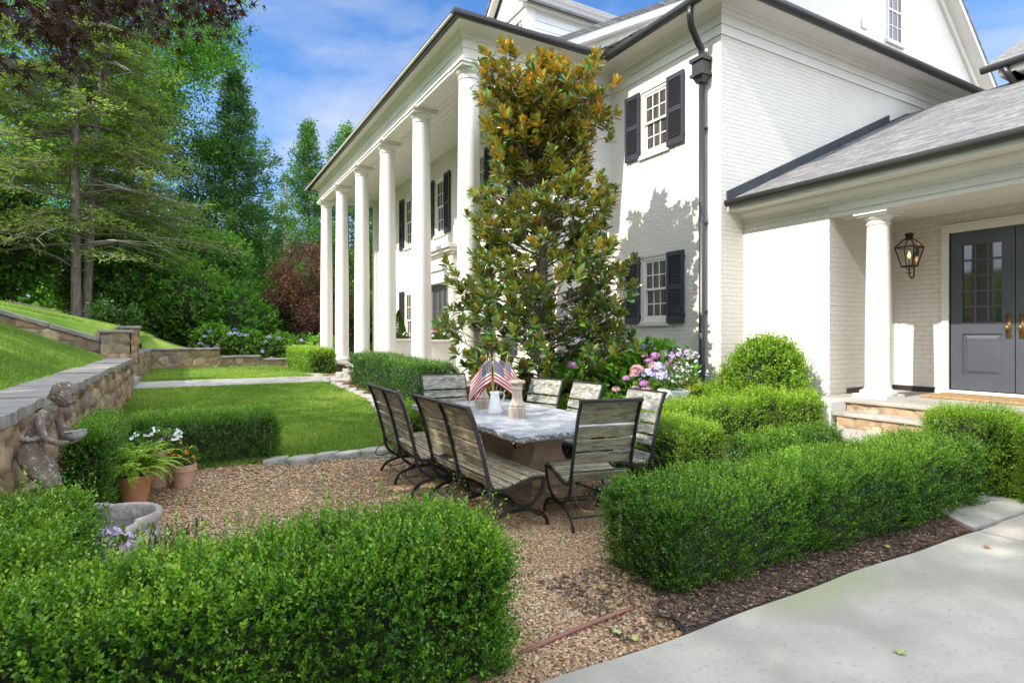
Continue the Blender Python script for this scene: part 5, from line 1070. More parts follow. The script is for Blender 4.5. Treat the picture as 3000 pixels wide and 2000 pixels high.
def row(x0,x1,y0,y1,z0,z1,n,axis='x',j=.03,seed=0):
    rg=random.Random(seed); out=[]
    for i in range(n):
        if axis=='x': a=x0+(x1-x0)*i/n-.05; c=x0+(x1-x0)*(i+1)/n+.05; out.append((a,c,y0+rg.uniform(-j,j),y1+rg.uniform(-j,j),z0,z1+rg.uniform(-j,j)))
        else: a=y0+(y1-y0)*i/n-.05; c=y0+(y1-y0)*(i+1)/n+.05; out.append((x0+rg.uniform(-j,j),x1+rg.uniform(-j,j),a,c,z0,z1+rg.uniform(-j,j)))
    return out
hedge('big box hedge filling the lower left foreground, in front of the basin',row(-1.0,1.36,2.28,3.08,0,.745,1,seed=1)+[(-.95,-.40,2.9,4.15,0,.82)],.0225,1350,101,K=13,sprig=.12,tips=.06,amp=.06)
hedge('long box hedge right of the gravel gap, along the dark mulch and drive',row(2.54,6.58,2.42,3.32,0.02,.70,3,j=.015,seed=2),.0195,1050,102,K=11,sprig=.11,tips=.03)
hedge('box hedge at the right edge of the picture beside the porch steps',row(6.76,7.42,0,3.28,.03,.95,4,'y',seed=3),.018,1100,103,m=BOXL,K=9)
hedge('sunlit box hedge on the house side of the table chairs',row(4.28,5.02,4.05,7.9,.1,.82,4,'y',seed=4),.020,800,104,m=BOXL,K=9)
hedge('low box hedge joining the long drive hedge to the porch steps',row(4.7,6.2,3.5,4.1,.12,.70,2,seed=5),.020,850,105,K=8)
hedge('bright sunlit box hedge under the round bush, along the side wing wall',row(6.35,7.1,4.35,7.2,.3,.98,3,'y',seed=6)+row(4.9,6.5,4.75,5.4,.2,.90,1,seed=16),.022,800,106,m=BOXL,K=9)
hedge('box hedge between the flowerpots and the lawn',[(-.9,-.50,5.75,7.3,.0,.92),(-.62,1.06,7.42,8.15,.06,.80)],.020,1100,107,K=9)
hedge('small box bush at the lawn corner behind the left benches',[(2.25,2.95,7.0,7.75,.08,.76)],.020,900,108,m=BOXL)
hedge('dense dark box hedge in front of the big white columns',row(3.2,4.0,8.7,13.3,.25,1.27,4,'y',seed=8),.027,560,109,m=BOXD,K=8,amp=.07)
hedge('rounded yellow-green box hedge beyond the path at the far columns',row(2.9,3.72,16.4,20.6,.5,1.32,4,'y',seed=9),.035,420,110,m=BOXL,K=8,amp=.05)
# round bush by the wing wall
def ellipsoid_plant(name,label,cat,lobes,leaf,dens,seed,m,K=8,sprig=.12,group=None,core=.86,shape='hex',upb=.5,gap=0,width=.55,depth=.25):
    rng=np.random.default_rng(seed); root=empty(name,(lobes[0][0],lobes[0][1],lobes[0][2]-lobes[0][5])); tag(root,label,cat,group); PS=[];NS=[];cores=[]
    for bi,(cx,cy,cz,rx,ry,rz) in enumerate(lobes):
        A=4*math.pi*((rx*ry)**1.6/3+(rx*rz)**1.6/3+(ry*rz)**1.6/3)**(1/1.6); n=int(A*dens); u=unit(rng.normal(size=(n,3))); q=np.array([rx,ry,rz])
        P=u*q*(1-depth*rng.uniform(0,1,(n,1))**2)+np.array([cx,cy,cz]); Nn=unit(u/q); P=blobby(P,Nn,.10*min(rx,rz),seed+bi,2.5/max(rx,.4))
        ins=np.zeros(n,bool)
        for bj,(ax,ay,az,bx,by,bz) in enumerate(lobes):
            if bj!=bi: ins|=(((P-np.array([ax,ay,az]))/(np.array([bx,by,bz])*.8))**2).sum(1)<1
        if gap: ins|=vnoise(P,3.2/max(rx,.4),seed+40)<-gap
        PS.append(P[~ins]);NS.append(Nn[~ins])
        if core:
            bm=bmesh.new(); bmesh.ops.create_icosphere(bm,subdivisions=3,radius=1); V=np.array([v.co for v in bm.verts])*q*core*(1-depth*.3)+np.array([cx,cy,cz]); F=np.array([[v.index for v in f.verts] for f in bm.faces]); bm.free(); cores.append((V,F,V*0))
    P=np.concatenate(PS);Nn=np.concatenate(NS);n=len(P); D=unit(Nn*.8+np.array([0,0,upb])+rng.normal(size=(n,3))*.45); L_=sprig*rng.uniform(.5,1.4,n)
    t=np.linspace(.15,1,K); PP=P[:,None]+D[:,None]*(L_[:,None]*t)[:,:,None]-Nn[:,None]*sprig*.5
    DD=D[:,None]*.6+unit(rng.normal(size=(n,K,3)))*.8; S=leaf*rng.uniform(.7,1.25,(n,K)); base=rng.uniform(0,.6,(n,1)); T=np.clip(base+.25*vnoise(P,1.6/max(lobes[0][3],.4),seed)[:,None]+.25*t[None]+rng.normal(size=(n,K))*.08,0,1)
    Tn=np.repeat(T.reshape(-1,1),3,axis=1); attach(leaves('foliage',PP.reshape(-1,3),DD.reshape(-1,3),S.ravel(),m,rng,None,Tn,width=width,shape=shape),root)
    if cores: V,F,T_=join(cores); attach(npmesh('twigs',V,F,TWIG,smooth=True),root)
    return root
ellipsoid_plant('round_shrub','loose domed evergreen shrub against the white side wing wall','shrub',[(7.1,5.28,.98,.50,.52,.60),(7.0,5.62,.85,.38,.34,.48),(7.05,4.98,.72,.36,.36,.38),(7.12,5.27,1.22,.42,.46,.38)],.030,520,201,BOXL,K=8,core=.72,gap=.75)
# ---------------- hydrangeas near the magnolia ----------------
HYL=leafmat('hydrangea_leaf',[(0,(.045,.12,.012)),(.4,(.09,.22,.018)),(.8,(.17,.34,.03)),(1,(.30,.46,.06))],rough=.45,trans=.38,spec=.4)
def flowerhead(parent,c,r,cols,seed,n=70,name='flower_head'):
    rng=np.random.default_rng(seed); u=unit(rng.normal(size=(n,3))); u[:,2]=np.abs(u[:,2])*1-.25; u=unit(u); P=np.array(c)+u*r*np.array([1,1,.82])
    Pq=[];Dq=[]
    for k in range(4):
        t=unit(np.cross(u,rng.normal(size=(n,3)) if k==0 else tt)); tt=t if k==0 else tt
        a=k*math.pi/2; b_=np.cross(u,tt); d=tt*math.cos(a)+b_*math.sin(a); Pq.append(P); Dq.append(d+u*.2)
    Pq=np.concatenate(Pq);Dq=np.concatenate(Dq); T=np.tile(rng.uniform(0,1,(n,1)),(4,3)); Nn=np.cross(np.concatenate([u]*4),Dq); Nn=np.cross(Dq,Nn)
    r=r*.9; o=leaves(name,Pq,Dq,np.full(len(Pq),r*.30),cols,rng,None,T,width=.9,shape='quad',fold=.05,N=Nn); return attach(o,parent)
HB=petalm('blue_petal',(.10,.16,.50),(.22,.32,.68)); HP=petalm('mauve_petal',(.36,.12,.32),(.55,.27,.48)); HK=petalm('pink_head_petal',(.50,.23,.26),(.64,.40,.40)); HV=petalm('pale_violet_petal',(.40,.38,.66),(.62,.58,.78))
def gp(px,py,d):   # planning helper: world point at depth d along a photo ray
    a=R(YAW); l=(px-1500)/1691*d; return (d*math.sin(a)+l*math.cos(a), d*math.cos(a)-l*math.sin(a), CH+(982-py)/1691*d)
hy=ellipsoid_plant('hydrangea_shrub','big-leaved green hydrangea with a blue and magenta heads under the lower window','shrub',[(6.35,7.15,.85,.62,.55,.62),(5.75,7.55,.78,.55,.45,.50),(6.1,6.75,.70,.5,.4,.45)],.13,85,210,HYL,K=5,sprig=.16,core=.72,width=.62,group='hydrangeas by the house')
for i,(px,py,m_,r) in enumerate([(1676,1072,HP,.07),(1731,1056,HP,.05),(1879,1016,HB,.065),(1888,1041,HK,.05),(1920,1045,HP,.075),(1902,1060,HP,.07),(1772,1052,HV,.04),(1716,1114,HV,.035)]): flowerhead(hy,gp(px,py,8.2 if px>1700 else 7.9),r,m_,300+i)
hy2=ellipsoid_plant('hydrangea_shrub','lower hydrangea full of pink and pale blue heads beside the flower urn','shrub',[(5.5,6.4,.74,.55,.45,.50),(5.85,6.1,.66,.42,.35,.42),(5.1,6.75,.78,.50,.42,.46),(6.2,6.35,.95,.45,.42,.50)],.12,110,211,HYL,K=5,sprig=.14,core=.7,width=.62,group='hydrangeas by the house')
for i,(px,py,m_,r) in enumerate([(1868,1084,HK,.08),(1860,1098,HK,.06),(1900,1096,HV,.085),(1928,1076,HV,.08),(1915,1072,HK,.06),(1936,1102,HV,.085),(1887,1124,HP,.06),(1835,1109,HP,.045),(1893,1142,HK,.06),(1805,1141,HK,.05),(1860,1140,HK,.05),(1757,1142,HK,.04)]): flowerhead(hy2,gp(px,py,7.15),r,m_,330+i)
# ---------------- urn ----------------
u=empty('flower_urn',gp(1975,1190,7.6)); u.location.z=.44; tag(u,'white stone urn of white, purple and yellow flowers behind the sunlit hedge','planter')
b=MB(); b.lathe(0,0,[(.12,0),(.13,.03),(.06,.08),(.05,.16),(.10,.22),(.17,.30),(.19,.40),(.21,.44),(.215,.47),(.19,.475),(.17,.44)],28); b.build('urn',mat('urn_stone',(.62,.60,.56),(.74,.72,.68),scale=9,rough=.8,bump=.3),u,smooth=True)
tuft('foliage',u,700,.30,.44,.82,PLG,31,.06,.4); tuft('chartreuse_foliage',u,600,.12,.44,.66,leafmat('chartreuse_leaf',[(0,(.40,.42,.02)),(1,(.66,.64,.06))],trans=.3),32,.03,.3,c=(.13,-.16))
rng=np.random.default_rng(9)
def cloud(n,cx,cy,cz,sx,sy,sz): return [(cx+rng.normal()*sx,cy+rng.normal()*sy,cz+rng.normal()*sz) for _ in range(n)]
blossom('white_flower',u,cloud(60,.05,-.14,.68,.18,.10,.07),.030,PW,33,5,w=.9); blossom('lilac_flower',u,cloud(50,.16,.0,.92,.12,.08,.04),.022,PLI,34,5,w=.9); blossom('purple_flower',u,cloud(60,-.08,.02,.88,.10,.08,.08),.020,PPU,35,4,w=.6); blossom('pink_flower',u,cloud(12,-.16,-.1,.74,.09,.08,.06),.030,PP,36,5,w=.9)
e=empty('lobelia_plant',(5.0,6.0,.3)); tag(e,'trailing blue lobelia left of the flower urn','plant'); attach(leaves('foliage',np.array(cloud(500,5.18,5.75,.78,.10,.08,.10)),rng.normal(size=(500,3)),np.full(500,.03),PLG,rng,None,rng.uniform(0,1,(500,3)),width=.3,shape='quad'),e)
blossom('blue_flower',e,cloud(90,5.18,5.70,.86,.09,.07,.09),.017,petalm('lobelia_petal',(.07,.06,.45),(.16,.14,.62)),37,4,w=.7,own=True)
# flowers between the basin and the foreground hedge
e=empty('cosmos_plant',(-.42,3.75,0)); tag(e,'lilac and white flowers rising between the basin and the foreground hedge','plant')
rng=np.random.default_rng(19); attach(leaves('foliage',np.stack([rng.uniform(-.6,.1,700),rng.uniform(3.45,3.95,700),rng.uniform(.1,.52,700)],-1),rng.normal(size=(700,3))*.5+np.array([0,0,1]),np.full(700,.06),PLG,rng,None,rng.uniform(0,1,(700,3)),width=.25),e)
blossom('lilac_flower',e,[gp(px,py,3.25) for px,py in ((275,1578),(290,1568),(305,1562),(318,1558),(335,1560),(345,1556),(280,1590),(372,1572),(378,1580))],.045,PLI,40,6,w=.55,own=True)
blossom('white_flower',e,[gp(px,py,3.2) for px,py in ((326,1590),(332,1596),(312,1612),(310,1604))],.014,PW,41,5,w=.8,own=True)
blossom('yellow_flower',e,[gp(px,py,3.3) for px,py in ((360,1568),(425,1570),(432,1584),(330,1582))],.016,PY,42,6,w=.5,own=True)
# ---------------- portico planters ----------------
def planter(x,y,label,cone):
    p=empty('planter_box',(x,y,FL)); tag(p,label,'planter','white box planters flanking the front door'); b=MB(); s=.36
    b.box(-s,s,-s,s,0,.10); b.frustum(0,0,.101,.66,s*.86,s*.86,s*.95,s*.95); b.box(-s*1.04,s*1.04,-s*1.04,s*1.04,.661,.72)
    for a in (-1,1): b.box(-s*.7,s*.7,a*s*.90-.012,a*s*.90+.012,.17,.58); b.box(a*s*.90-.012,a*s*.90+.012,-s*.7,s*.7,.17,.58)
    b.build('box',WHITE,p,bevel=.01)
    if cone:
        rg=np.random.default_rng(50); n=5200; z=rg.uniform(0,1,n)**1.3; a=rg.uniform(0,6.28,n); rr=.23*(1-z)**.8*rg.uniform(.75,1.05,n); P=np.stack([rr*np.cos(a),rr*np.sin(a),.74+z*.78],-1)
        leaves('conical_shrub',P,np.stack([np.cos(a),np.sin(a),rg.uniform(.2,1.4,n)],-1),np.full(n,.035),BOX,rg,p,np.repeat(rg.uniform(0,.8,(n,1)),3,1),width=.5)
        rg=np.random.default_rng(51); n=900; P=np.stack([-.38-rg.uniform(0,.1,n),rg.normal(size=n)*.12-.1,.72-rg.uniform(0,1,n)**1.4*.62],-1); leaves('ivy',P,rg.normal(size=(n,3))+np.array([-.5,0,-.6]),np.full(n,.05),leafmat('ivy_leaf',[(0,(.16,.26,.03)),(1,(.36,.46,.08))],trans=.35),rg,p,np.repeat(rg.uniform(0,1,(n,1)),3,1),width=.8)
    else:
        rg=np.random.default_rng(52); n=2600; u_=unit(rg.normal(size=(n,3))); P=u_*np.array([.17,.17,.28])*rg.uniform(.6,1,(n,1))+np.array([.1,-.02,1.0]); leaves('copper_shrub',P,u_+np.array([0,0,.6]),np.full(n,.04),leafmat('copper_leaf',[(0,(.10,.13,.02)),(.5,(.30,.26,.04)),(1,(.50,.28,.08))],trans=.3),rg,p,np.repeat(rg.uniform(0,1,(n,1)),3,1),width=.5)
    tuft('foliage',p,900,.33,.68,.88,PLG,53,.06,.45); rg=np.random.default_rng(54)
    blossom('white_flower',p,[(rg.uniform(-.38,.3),rg.uniform(-.38,.2),.80+rg.uniform(0,.1)) for _ in range(28)],.038,PW,55,5,w=.9); blossom('pink_flower',p,[(rg.uniform(-.38,.1),rg.uniform(-.36,.36),.84+rg.uniform(0,.1)) for _ in range(28)],.036,PP,56,5,w=.9)
planter(5.15,12.62,'white box planter with pink and white flowers and a coppery shrub',False); planter(5.3,15.9,'white box planter with a cone-shaped evergreen and trailing ivy, farther side of the front door',True)
# ---------------- magnolia ----------------
MAG=leafmat('magnolia_leaf',[(0,(.022,.065,.020)),(.5,(.065,.155,.028)),(.8,(.17,.29,.032)),(1,(.28,.38,.04))],rough=.22,trans=.15,spec=.6,under=[(0,(.12,.16,.03)),(.45,(.36,.28,.045)),(1,(.60,.26,.035))],tcol=(1.5,1.2,.4))
def magnolia():
    rg=np.random.default_rng(77); cx,cy=4.72,7.42; root=empty('magnolia_tree',(cx,cy,.3)); tag(root,'slender southern magnolia with glossy leaves and rusty undersides before the portico','tree')
    b=MB(); tr=[(cx-.02,cy+.02,.25),(cx,cy,1.0),(cx+.04,cy,2.0),(cx,cy+.03,3.2),(cx-.03,cy,4.4),(cx+.02,cy,5.4),(cx+.02,cy,5.9)]; b.tube(tr,[.075,.062,.052,.042,.03,.018,.008],8)
    prof=[(.55,.75),(.8,1.05),(1.2,1.30),(1.6,1.38),(2.0,1.2),(2.4,1.3),(2.8,1.25),(3.2,1.02),(3.6,1.08),(4.0,1.0),(4.25,.80),(4.6,.84),(5.0,.90),(5.4,.84),(5.7,.62),(5.85,.35)]
    zz=[p[0] for p in prof]; rr=[p[1] for p in prof]; tips=[]
    nl=185
    for i in range(nl):
        z=.55+(5.55-.55)*((i+rg.uniform(0,1))/nl); a=i*2.399+rg.uniform(-.4,.4); Rm=np.interp(z,zz,rr)
        # a gap in the crown at z 4.1-4.4 and a few long side boughs
        long=rg.uniform(.72,1.12); d=Rm*long
        if 4.0<z<4.3: d*=.55
        x0=cx;y0=cy;z0=max(.35,z-d*.42); e=np.array([cx+math.cos(a)*d,cy+math.sin(a)*d,z]); m=np.array([cx+math.cos(a)*d*.5,cy+math.sin(a)*d*.5,z0+(z-z0)*.35])
        b.tube([(x0,y0,z0),tuple(m),tuple(e)],[.018,.011,.005],5,cap=False); tips.append((e,a,1.0)); 
        for s in range(5 if z<5 else 7):
            t=rg.uniform(.25,.95); p=np.array([x0,y0,z0])*(1-t)+e*t; p[2]=z0+(z-z0)*t**1.3; a2=a+rg.uniform(-1.1,1.1); l=rg.uniform(.12,.38)*(.5+.5*Rm); q=p+np.array([math.cos(a2)*l,math.sin(a2)*l,rg.uniform(-.02,.30)]); b.tube([tuple(p),tuple(q)],[.006,.003],4,cap=False); tips.append((q,a2,.9))
    for i in range(190):
        a_=rg.uniform(0,6.28); r__=rg.uniform(0,1)**.5; zt=rg.uniform(0,1); q=np.array([cx+math.cos(a_)*r__*.74*(1-.5*zt),cy+math.sin(a_)*r__*.74*(1-.5*zt),4.45+1.25*zt]); tips.append((q,rg.uniform(0,6.28),1.)); b.tube([(cx,cy,q[2]-.35),tuple(q)],[.008,.004],4,cap=False)
    attach(b.build('branches',BARKG),root)
    P=[];D=[];S=[];T=[]
    for (q,a,k) in tips:
        up=np.array([math.cos(a)*.55,math.sin(a)*.55,.75]); up=unit(up+rg.normal(size=3)*.25); t1=unit(np.cross(up,rg.normal(size=3))); t2=np.cross(up,t1); n=rg.integers(12,19); young=rg.uniform()<(.10+.45*max(0,(q[2]-3.0)/3)); hf=np.clip((q[2]-1.5)/4,0,1)
        for j in range(n):
            ph=j*2.399; r_=j/n; th=.25+1.25*r_; d=up*math.cos(th)+(t1*math.cos(ph)+t2*math.sin(ph))*math.sin(th)
            P.append(q-up*.10*r_); D.append(d); S.append(.152*rg.uniform(.75,1.15)); T.append((np.clip(rg.uniform(0,.72)+.3*(young and j<5)+.12*hf,0,1),np.clip(rg.uniform(0,.75)*(.35+.75*hf)+.25*(young),0,1),0))
    o=leaves('foliage',np.array(P),np.array(D),np.array(S),MAG,rg,None,np.array(T),width=.40,fold=.25,N=rg.normal(size=(len(P),3))*.35+np.array([-.25,-.1,1.])); attach(o,root)
    fl=[gp(1550,270,8.3),gp(1215+165,256,8.5),gp(1675,920,8.1)]
    for i,c in enumerate(fl):
        blossom('white_blossom',root,[c],.10 if i==2 else .055,PW,90+i,8,w=.75,own=True)
magnolia()
# ---------------- japanese maple reaching in from the left ----------------
JM=leafmat('maple_leaf',[(0,(.015,.005,.003)),(.4,(.035,.010,.005)),(.7,(.028,.026,.007)),(.88,(.08,.015,.007)),(1,(.22,.03,.012))],rough=.5,trans=.3,tcol=(1.7,1.0,.8))
def palm(P,D,Nn,S,T,name,parent):
    P=np.array(P);D=unit(np.array(D));Nn=np.array(Nn);S=np.array(S); A=unit(np.cross(D,Nn)); n=len(P); ang=[-118,-98,-78,-62,-45,-32,-18,0,18,32,45,62,78,98,118]; rad=[.42,.16,.66,.20,.86,.26,.30,1.0,.30,.26,.86,.20,.66,.16,.42]
    ang=[-120,-100,-80,-60,-42,-21,0,21,42,60,80,100,120]; rad=[.40,.17,.66,.22,.88,.28,1.0,.28,.88,.22,.66,.17,.40]
    V=[P]
    Nz=np.cross(A,D)
    for a,r in zip(ang,rad): V.append(P+(D*math.cos(R(a))+A*math.sin(R(a)))*(S*r)[:,None]+Nz*(S*.10*r*r)[:,None]*-1)
    V=np.stack(V,1); k=len(ang)+1; F=[]
    F=np.array([[0,i,i+1] for i in range(1,k-1)]); F=(np.arange(n)[:,None,None]*k+F[None]).reshape(-1,3)
    return attach(npmesh(name,V.reshape(-1,3),F,JM,tint=np.repeat(np.array(T),k,axis=0)),parent)
def jmaple():
    rg=np.random.default_rng(12); root=empty('japanese_maple',(-3.4,1.2,1.9)); tag(root,'dark red japanese maple whose boughs hang in at the top left corner','tree')
    b=MB(); base=(-3.4,1.2,1.7); top=(-2.9,1.9,3.3); b.tube([base,(-3.3,1.4,2.5),top],[.13,.11,.09],8)
    P=[];D=[];Nn=[];S=[];T=[]
    def spray(c,n,sp,size):
        for _ in range(n):
            q=np.array(c)+rg.normal(size=3)*np.array(sp); d=unit(np.array([.35,.15,-.75])+rg.normal(size=3)*.45); P.append(q); D.append(d); Nn.append(rg.normal(size=3)); S.append(size*rg.uniform(.7,1.2)); t=np.clip(rg.uniform(0,.75)+(.3 if rg.uniform()<.08 else 0),0,1); T.append((t,t,t))
    # visible sprays, hanging at 2.2-3.4 m from the viewer
    C=[(x,y-35,d) for x,y,d in [(20,20,2.2),(90,30,2.3),(150,10,2.4),(60,90,2.2),(110,110,2.3),(160,150,2.35),(205,190,2.45),(235,205,2.5),(190,150,2.4),(20,60,2.1),(230,20,2.5),(300,30,2.6),(280,60,2.55),(360,20,2.6),(420,40,2.7),(400,65,2.7),(460,20,2.8),(500,60,2.8),(440,90,2.75),(490,105,2.8),(540,10,2.9),(590,20,3.0),(620,50,3.0),(650,70,3.05),(660,30,3.1),(600,60,3.0),(180,50,2.4),(330,55,2.6)]]
    tipsb=[]
    for x,y,d in C: c=gp(x,y,d); spray(c,30,(.07,.07,.055),.050); tipsb.append(c)
    for x,y in ((10,200),(30,185),(40,205)): spray(gp(x,y,2.1),7,(.03,.04,.03),.055); 
    for c in tipsb[::2]:
        m=((top[0]+c[0])/2,(top[1]+c[1])/2,max(top[2],c[2])+.35); b.tube([top,m,(c[0],c[1],c[2]+.06)],[.03,.015,.004],5,cap=False)
    # the rest of the crown, over the hedge and out of the frame
    for i in range(120):
        a=rg.uniform(0,6.28); r_=rg.uniform(0,1)**.5*2.9; x=-3.4+r_*math.cos(a)*1.1; y=1.6+r_*math.sin(a)*1.25; z=3.85+1.5*math.sqrt(max(0,1-(r_/3.0)**2))*rg.uniform(.3,1)
        if y>0 and x>-.12*y-.4 : continue
        yy=.87*y+.493*x
        if yy>0 and z<1.62+.62*yy+.25 and x>-.30*y-.3: continue
        spray((x,y,z),26,(.2,.2,.08),.07)
        if i%5==0: b.tube([top,((top[0]+x)/2,(top[1]+y)/2,top[2]+.5),(x,y,z)],[.03,.02,.006],5,cap=False)
    attach(b.build('branches',BARK),root); palm(P,D,Nn,S,T,'foliage',root)
jmaple()
# ---------------- background trees ----------------
OAK=leafmat('broad_leaf',[(0,(0.035,0.096,0.010)),(.45,(0.087,0.213,0.020)),(.8,(0.162,0.335,0.031)),(1,(0.254,0.359,0.051))],rough=.5,trans=.5)
DKL=leafmat('laurel_leaf',[(0,(0.034,0.102,0.014)),(.5,(0.075,0.199,0.023)),(.85,(0.152,0.329,0.033)),(1,(0.247,0.439,0.047))],rough=.4,trans=.4)
CRY=leafmat('conifer_needle',[(0,(0.024,0.078,0.027)),(.45,(0.060,0.156,0.033)),(.8,(0.132,0.262,0.041)),(1,(0.239,0.371,0.060))],rough=.6,trans=.25)
HEM=leafmat('hemlock_needle',[(0,(0.088,0.139,0.038)),(.5,(0.176,0.239,0.069)),(1,(0.315,0.377,0.126))],rough=.6,trans=.4)
RED=leafmat('red_maple_leaf',[(0,(.09,.045,.028)),(.5,(.20,.10,.06)),(.85,(.34,.18,.09)),(1,(.42,.28,.13))],rough=.5,trans=.35,tcol=(1.5,1.15,.8))
def broad(label,x,y,z0,h,r,seed,m=OAK,bark=BARK,leaf=.16,n=9000,lean=(0,0),trunk=.22,clear=.25,name='broadleaf_tree',group=None,cat='tree',fork=1,squash=1.0,shape='quad',open_=.5):
    rg=np.random.default_rng(seed); root=empty(name,(x,y,z0)); tag(root,label,cat,group); b=MB(); ends=[]
    T0=np.array([x,y,z0-.2])
    for fk in range(fork):
        tp=np.array([x+lean[0]+(fk-.5*(fork-1))*r*.35,y+lean[1],z0+h*.86]); K=7; pts=[]
        for k in range(K): t=k/(K-1); pts.append(T0*(1-t)+tp*t+np.array([math.sin(t*5+seed+fk)*.02*h*t,math.cos(t*4+seed)*.02*h*t,0])+np.array([(fk-.5*(fork-1))*.25*t,0,0]))
        b.tube([tuple(p) for p in pts],[trunk*(1-.85*k/(K-1))*(.8 if fork>1 else 1) for k in range(K)],8)
        nb=int(16*(1 if fork==1 else .7))
        for i in range(nb):
            t=clear+(1-clear)*(i+.5)/nb; s=T0*(1-t)+tp*t; a=i*2.4+seed+fk*1.3; tt=(t-clear)/(1-clear); L=r*(math.sin(math.pi*min(1,.22+.74*tt))**.7)*rg.uniform(.7,1.12)
            e=s+np.array([math.cos(a)*L,math.sin(a)*L*squash,L*rg.uniform(.25,.75)]); mid=(s+e)/2+np.array([0,0,-L*.08])
            b.tube([tuple(s),tuple(mid),tuple(e)],[trunk*.33*(1-.5*t),trunk*.18*(1-.5*t),.02],5,cap=False); ends.append((e,L*.40)); ends.append(((s*.35+e*.65),L*.36))
            for q in range(4):
                u=rg.uniform(.35,1); p=s*(1-u)+e*u; e2=p+unit(rg.normal(size=3)+np.array([0,0,.3]))*L*rg.uniform(.25,.5); b.tube([tuple(p),tuple(e2)],[.035,.012],4,cap=False); ends.append((e2,L*.27))
    attach(b.build('trunk',bark),root)
    E=np.array([e for e,_ in ends]); S_=np.array([s for _,s in ends]); w=S_**2; w/=w.sum(); nc=int(n/26); ix=rg.choice(len(E),nc,p=w); C=E[ix]+unit(rg.normal(size=(nc,3)))*S_[ix][:,None]*rg.uniform(.2,1.1,(nc,1)); 
    P=C[:,None]+rg.normal(size=(nc,26,3))*(leaf*1.9)*np.array([1,1,.6]); P=P.reshape(-1,3); nn=len(P)
    base=np.repeat(rg.uniform(.1,.75,nc)+.15*vnoise(C,.8,seed),26); T=np.clip(base+rg.normal(size=nn)*.13,0,1)
    D=rg.normal(size=(nn,3))+np.array([0,0,-.25]); Nz=rg.normal(size=(nn,3)); attach(leaves('crown',P,D,leaf*rg.uniform(.6,1.3,nn),m,rg,None,np.repeat(T[:,None],3,1),width=.62,shape=shape,N=Nz),root); return root
def conifer(label,x,y,z0,h,r,seed,m=CRY,name='conifer_tree',n=16000,leaf=.17,clear=.08,droop=.25,group='cryptomerias behind the lawn',bark=BARK,power=.8,clump=1.0,trunk=.2,dead=0):
    rg=np.random.default_rng(seed); root=empty(name,(x,y,z0)); tag(root,label,'tree',group); b=MB(); b.tube([(x,y,z0-.2),(x+.05,y,z0+h*.5),(x,y,z0+h*.98)],[trunk,trunk*.6,.02],8)
    P=[];D=[];T=[]; nb=int(h*8); per=max(4,int(n/nb/9))
    for i in range(nb):
        t=clear+(1-clear)*((i+rg.uniform())/nb); L=r*(1-t)**power*rg.uniform(.6,1.15)+.12; a=i*2.4+rg.uniform(-.3,.3); z=z0+h*t; s=np.array([x,y,z]); rise=.45 if t>.55 else .12; e=s+np.array([math.cos(a)*L,math.sin(a)*L,L*(rise-droop*(1-t))])
        if i%2==0 or dead: b.tube([tuple(s),tuple((s+e)/2+np.array([0,0,-.02*L])),tuple(e)],[.04*(1-t)+.012,.022*(1-t)+.01,.006],4,cap=False)
        nc=max(3,int(9*L/r*1.3)+2); base=rg.uniform(.1,.7)
        for c in range(nc):
            u=(.22+.8*(c+rg.uniform())/nc); q=s*(1-u)+e*u+rg.normal(size=3)*L*.10*np.array([1,1,.7]); k=per; pp=q+rg.normal(size=(k,3))*leaf*1.05*clump; out=np.array([math.cos(a),math.sin(a),.55]); P.append(pp); D.append(out+rg.normal(size=(k,3))*.55); T.append(np.clip(base+.28*(u-.5)+rg.normal(size=k)*.12,0,1))
    attach(b.build('trunk',bark),root); P=np.concatenate(P);D=np.concatenate(D);T=np.concatenate(T); attach(leaves('crown',P,D,leaf*rg.uniform(.6,1.3,len(P)),m,rg,None,np.repeat(T[:,None],3,1),width=.42,shape='quad'),root); return root
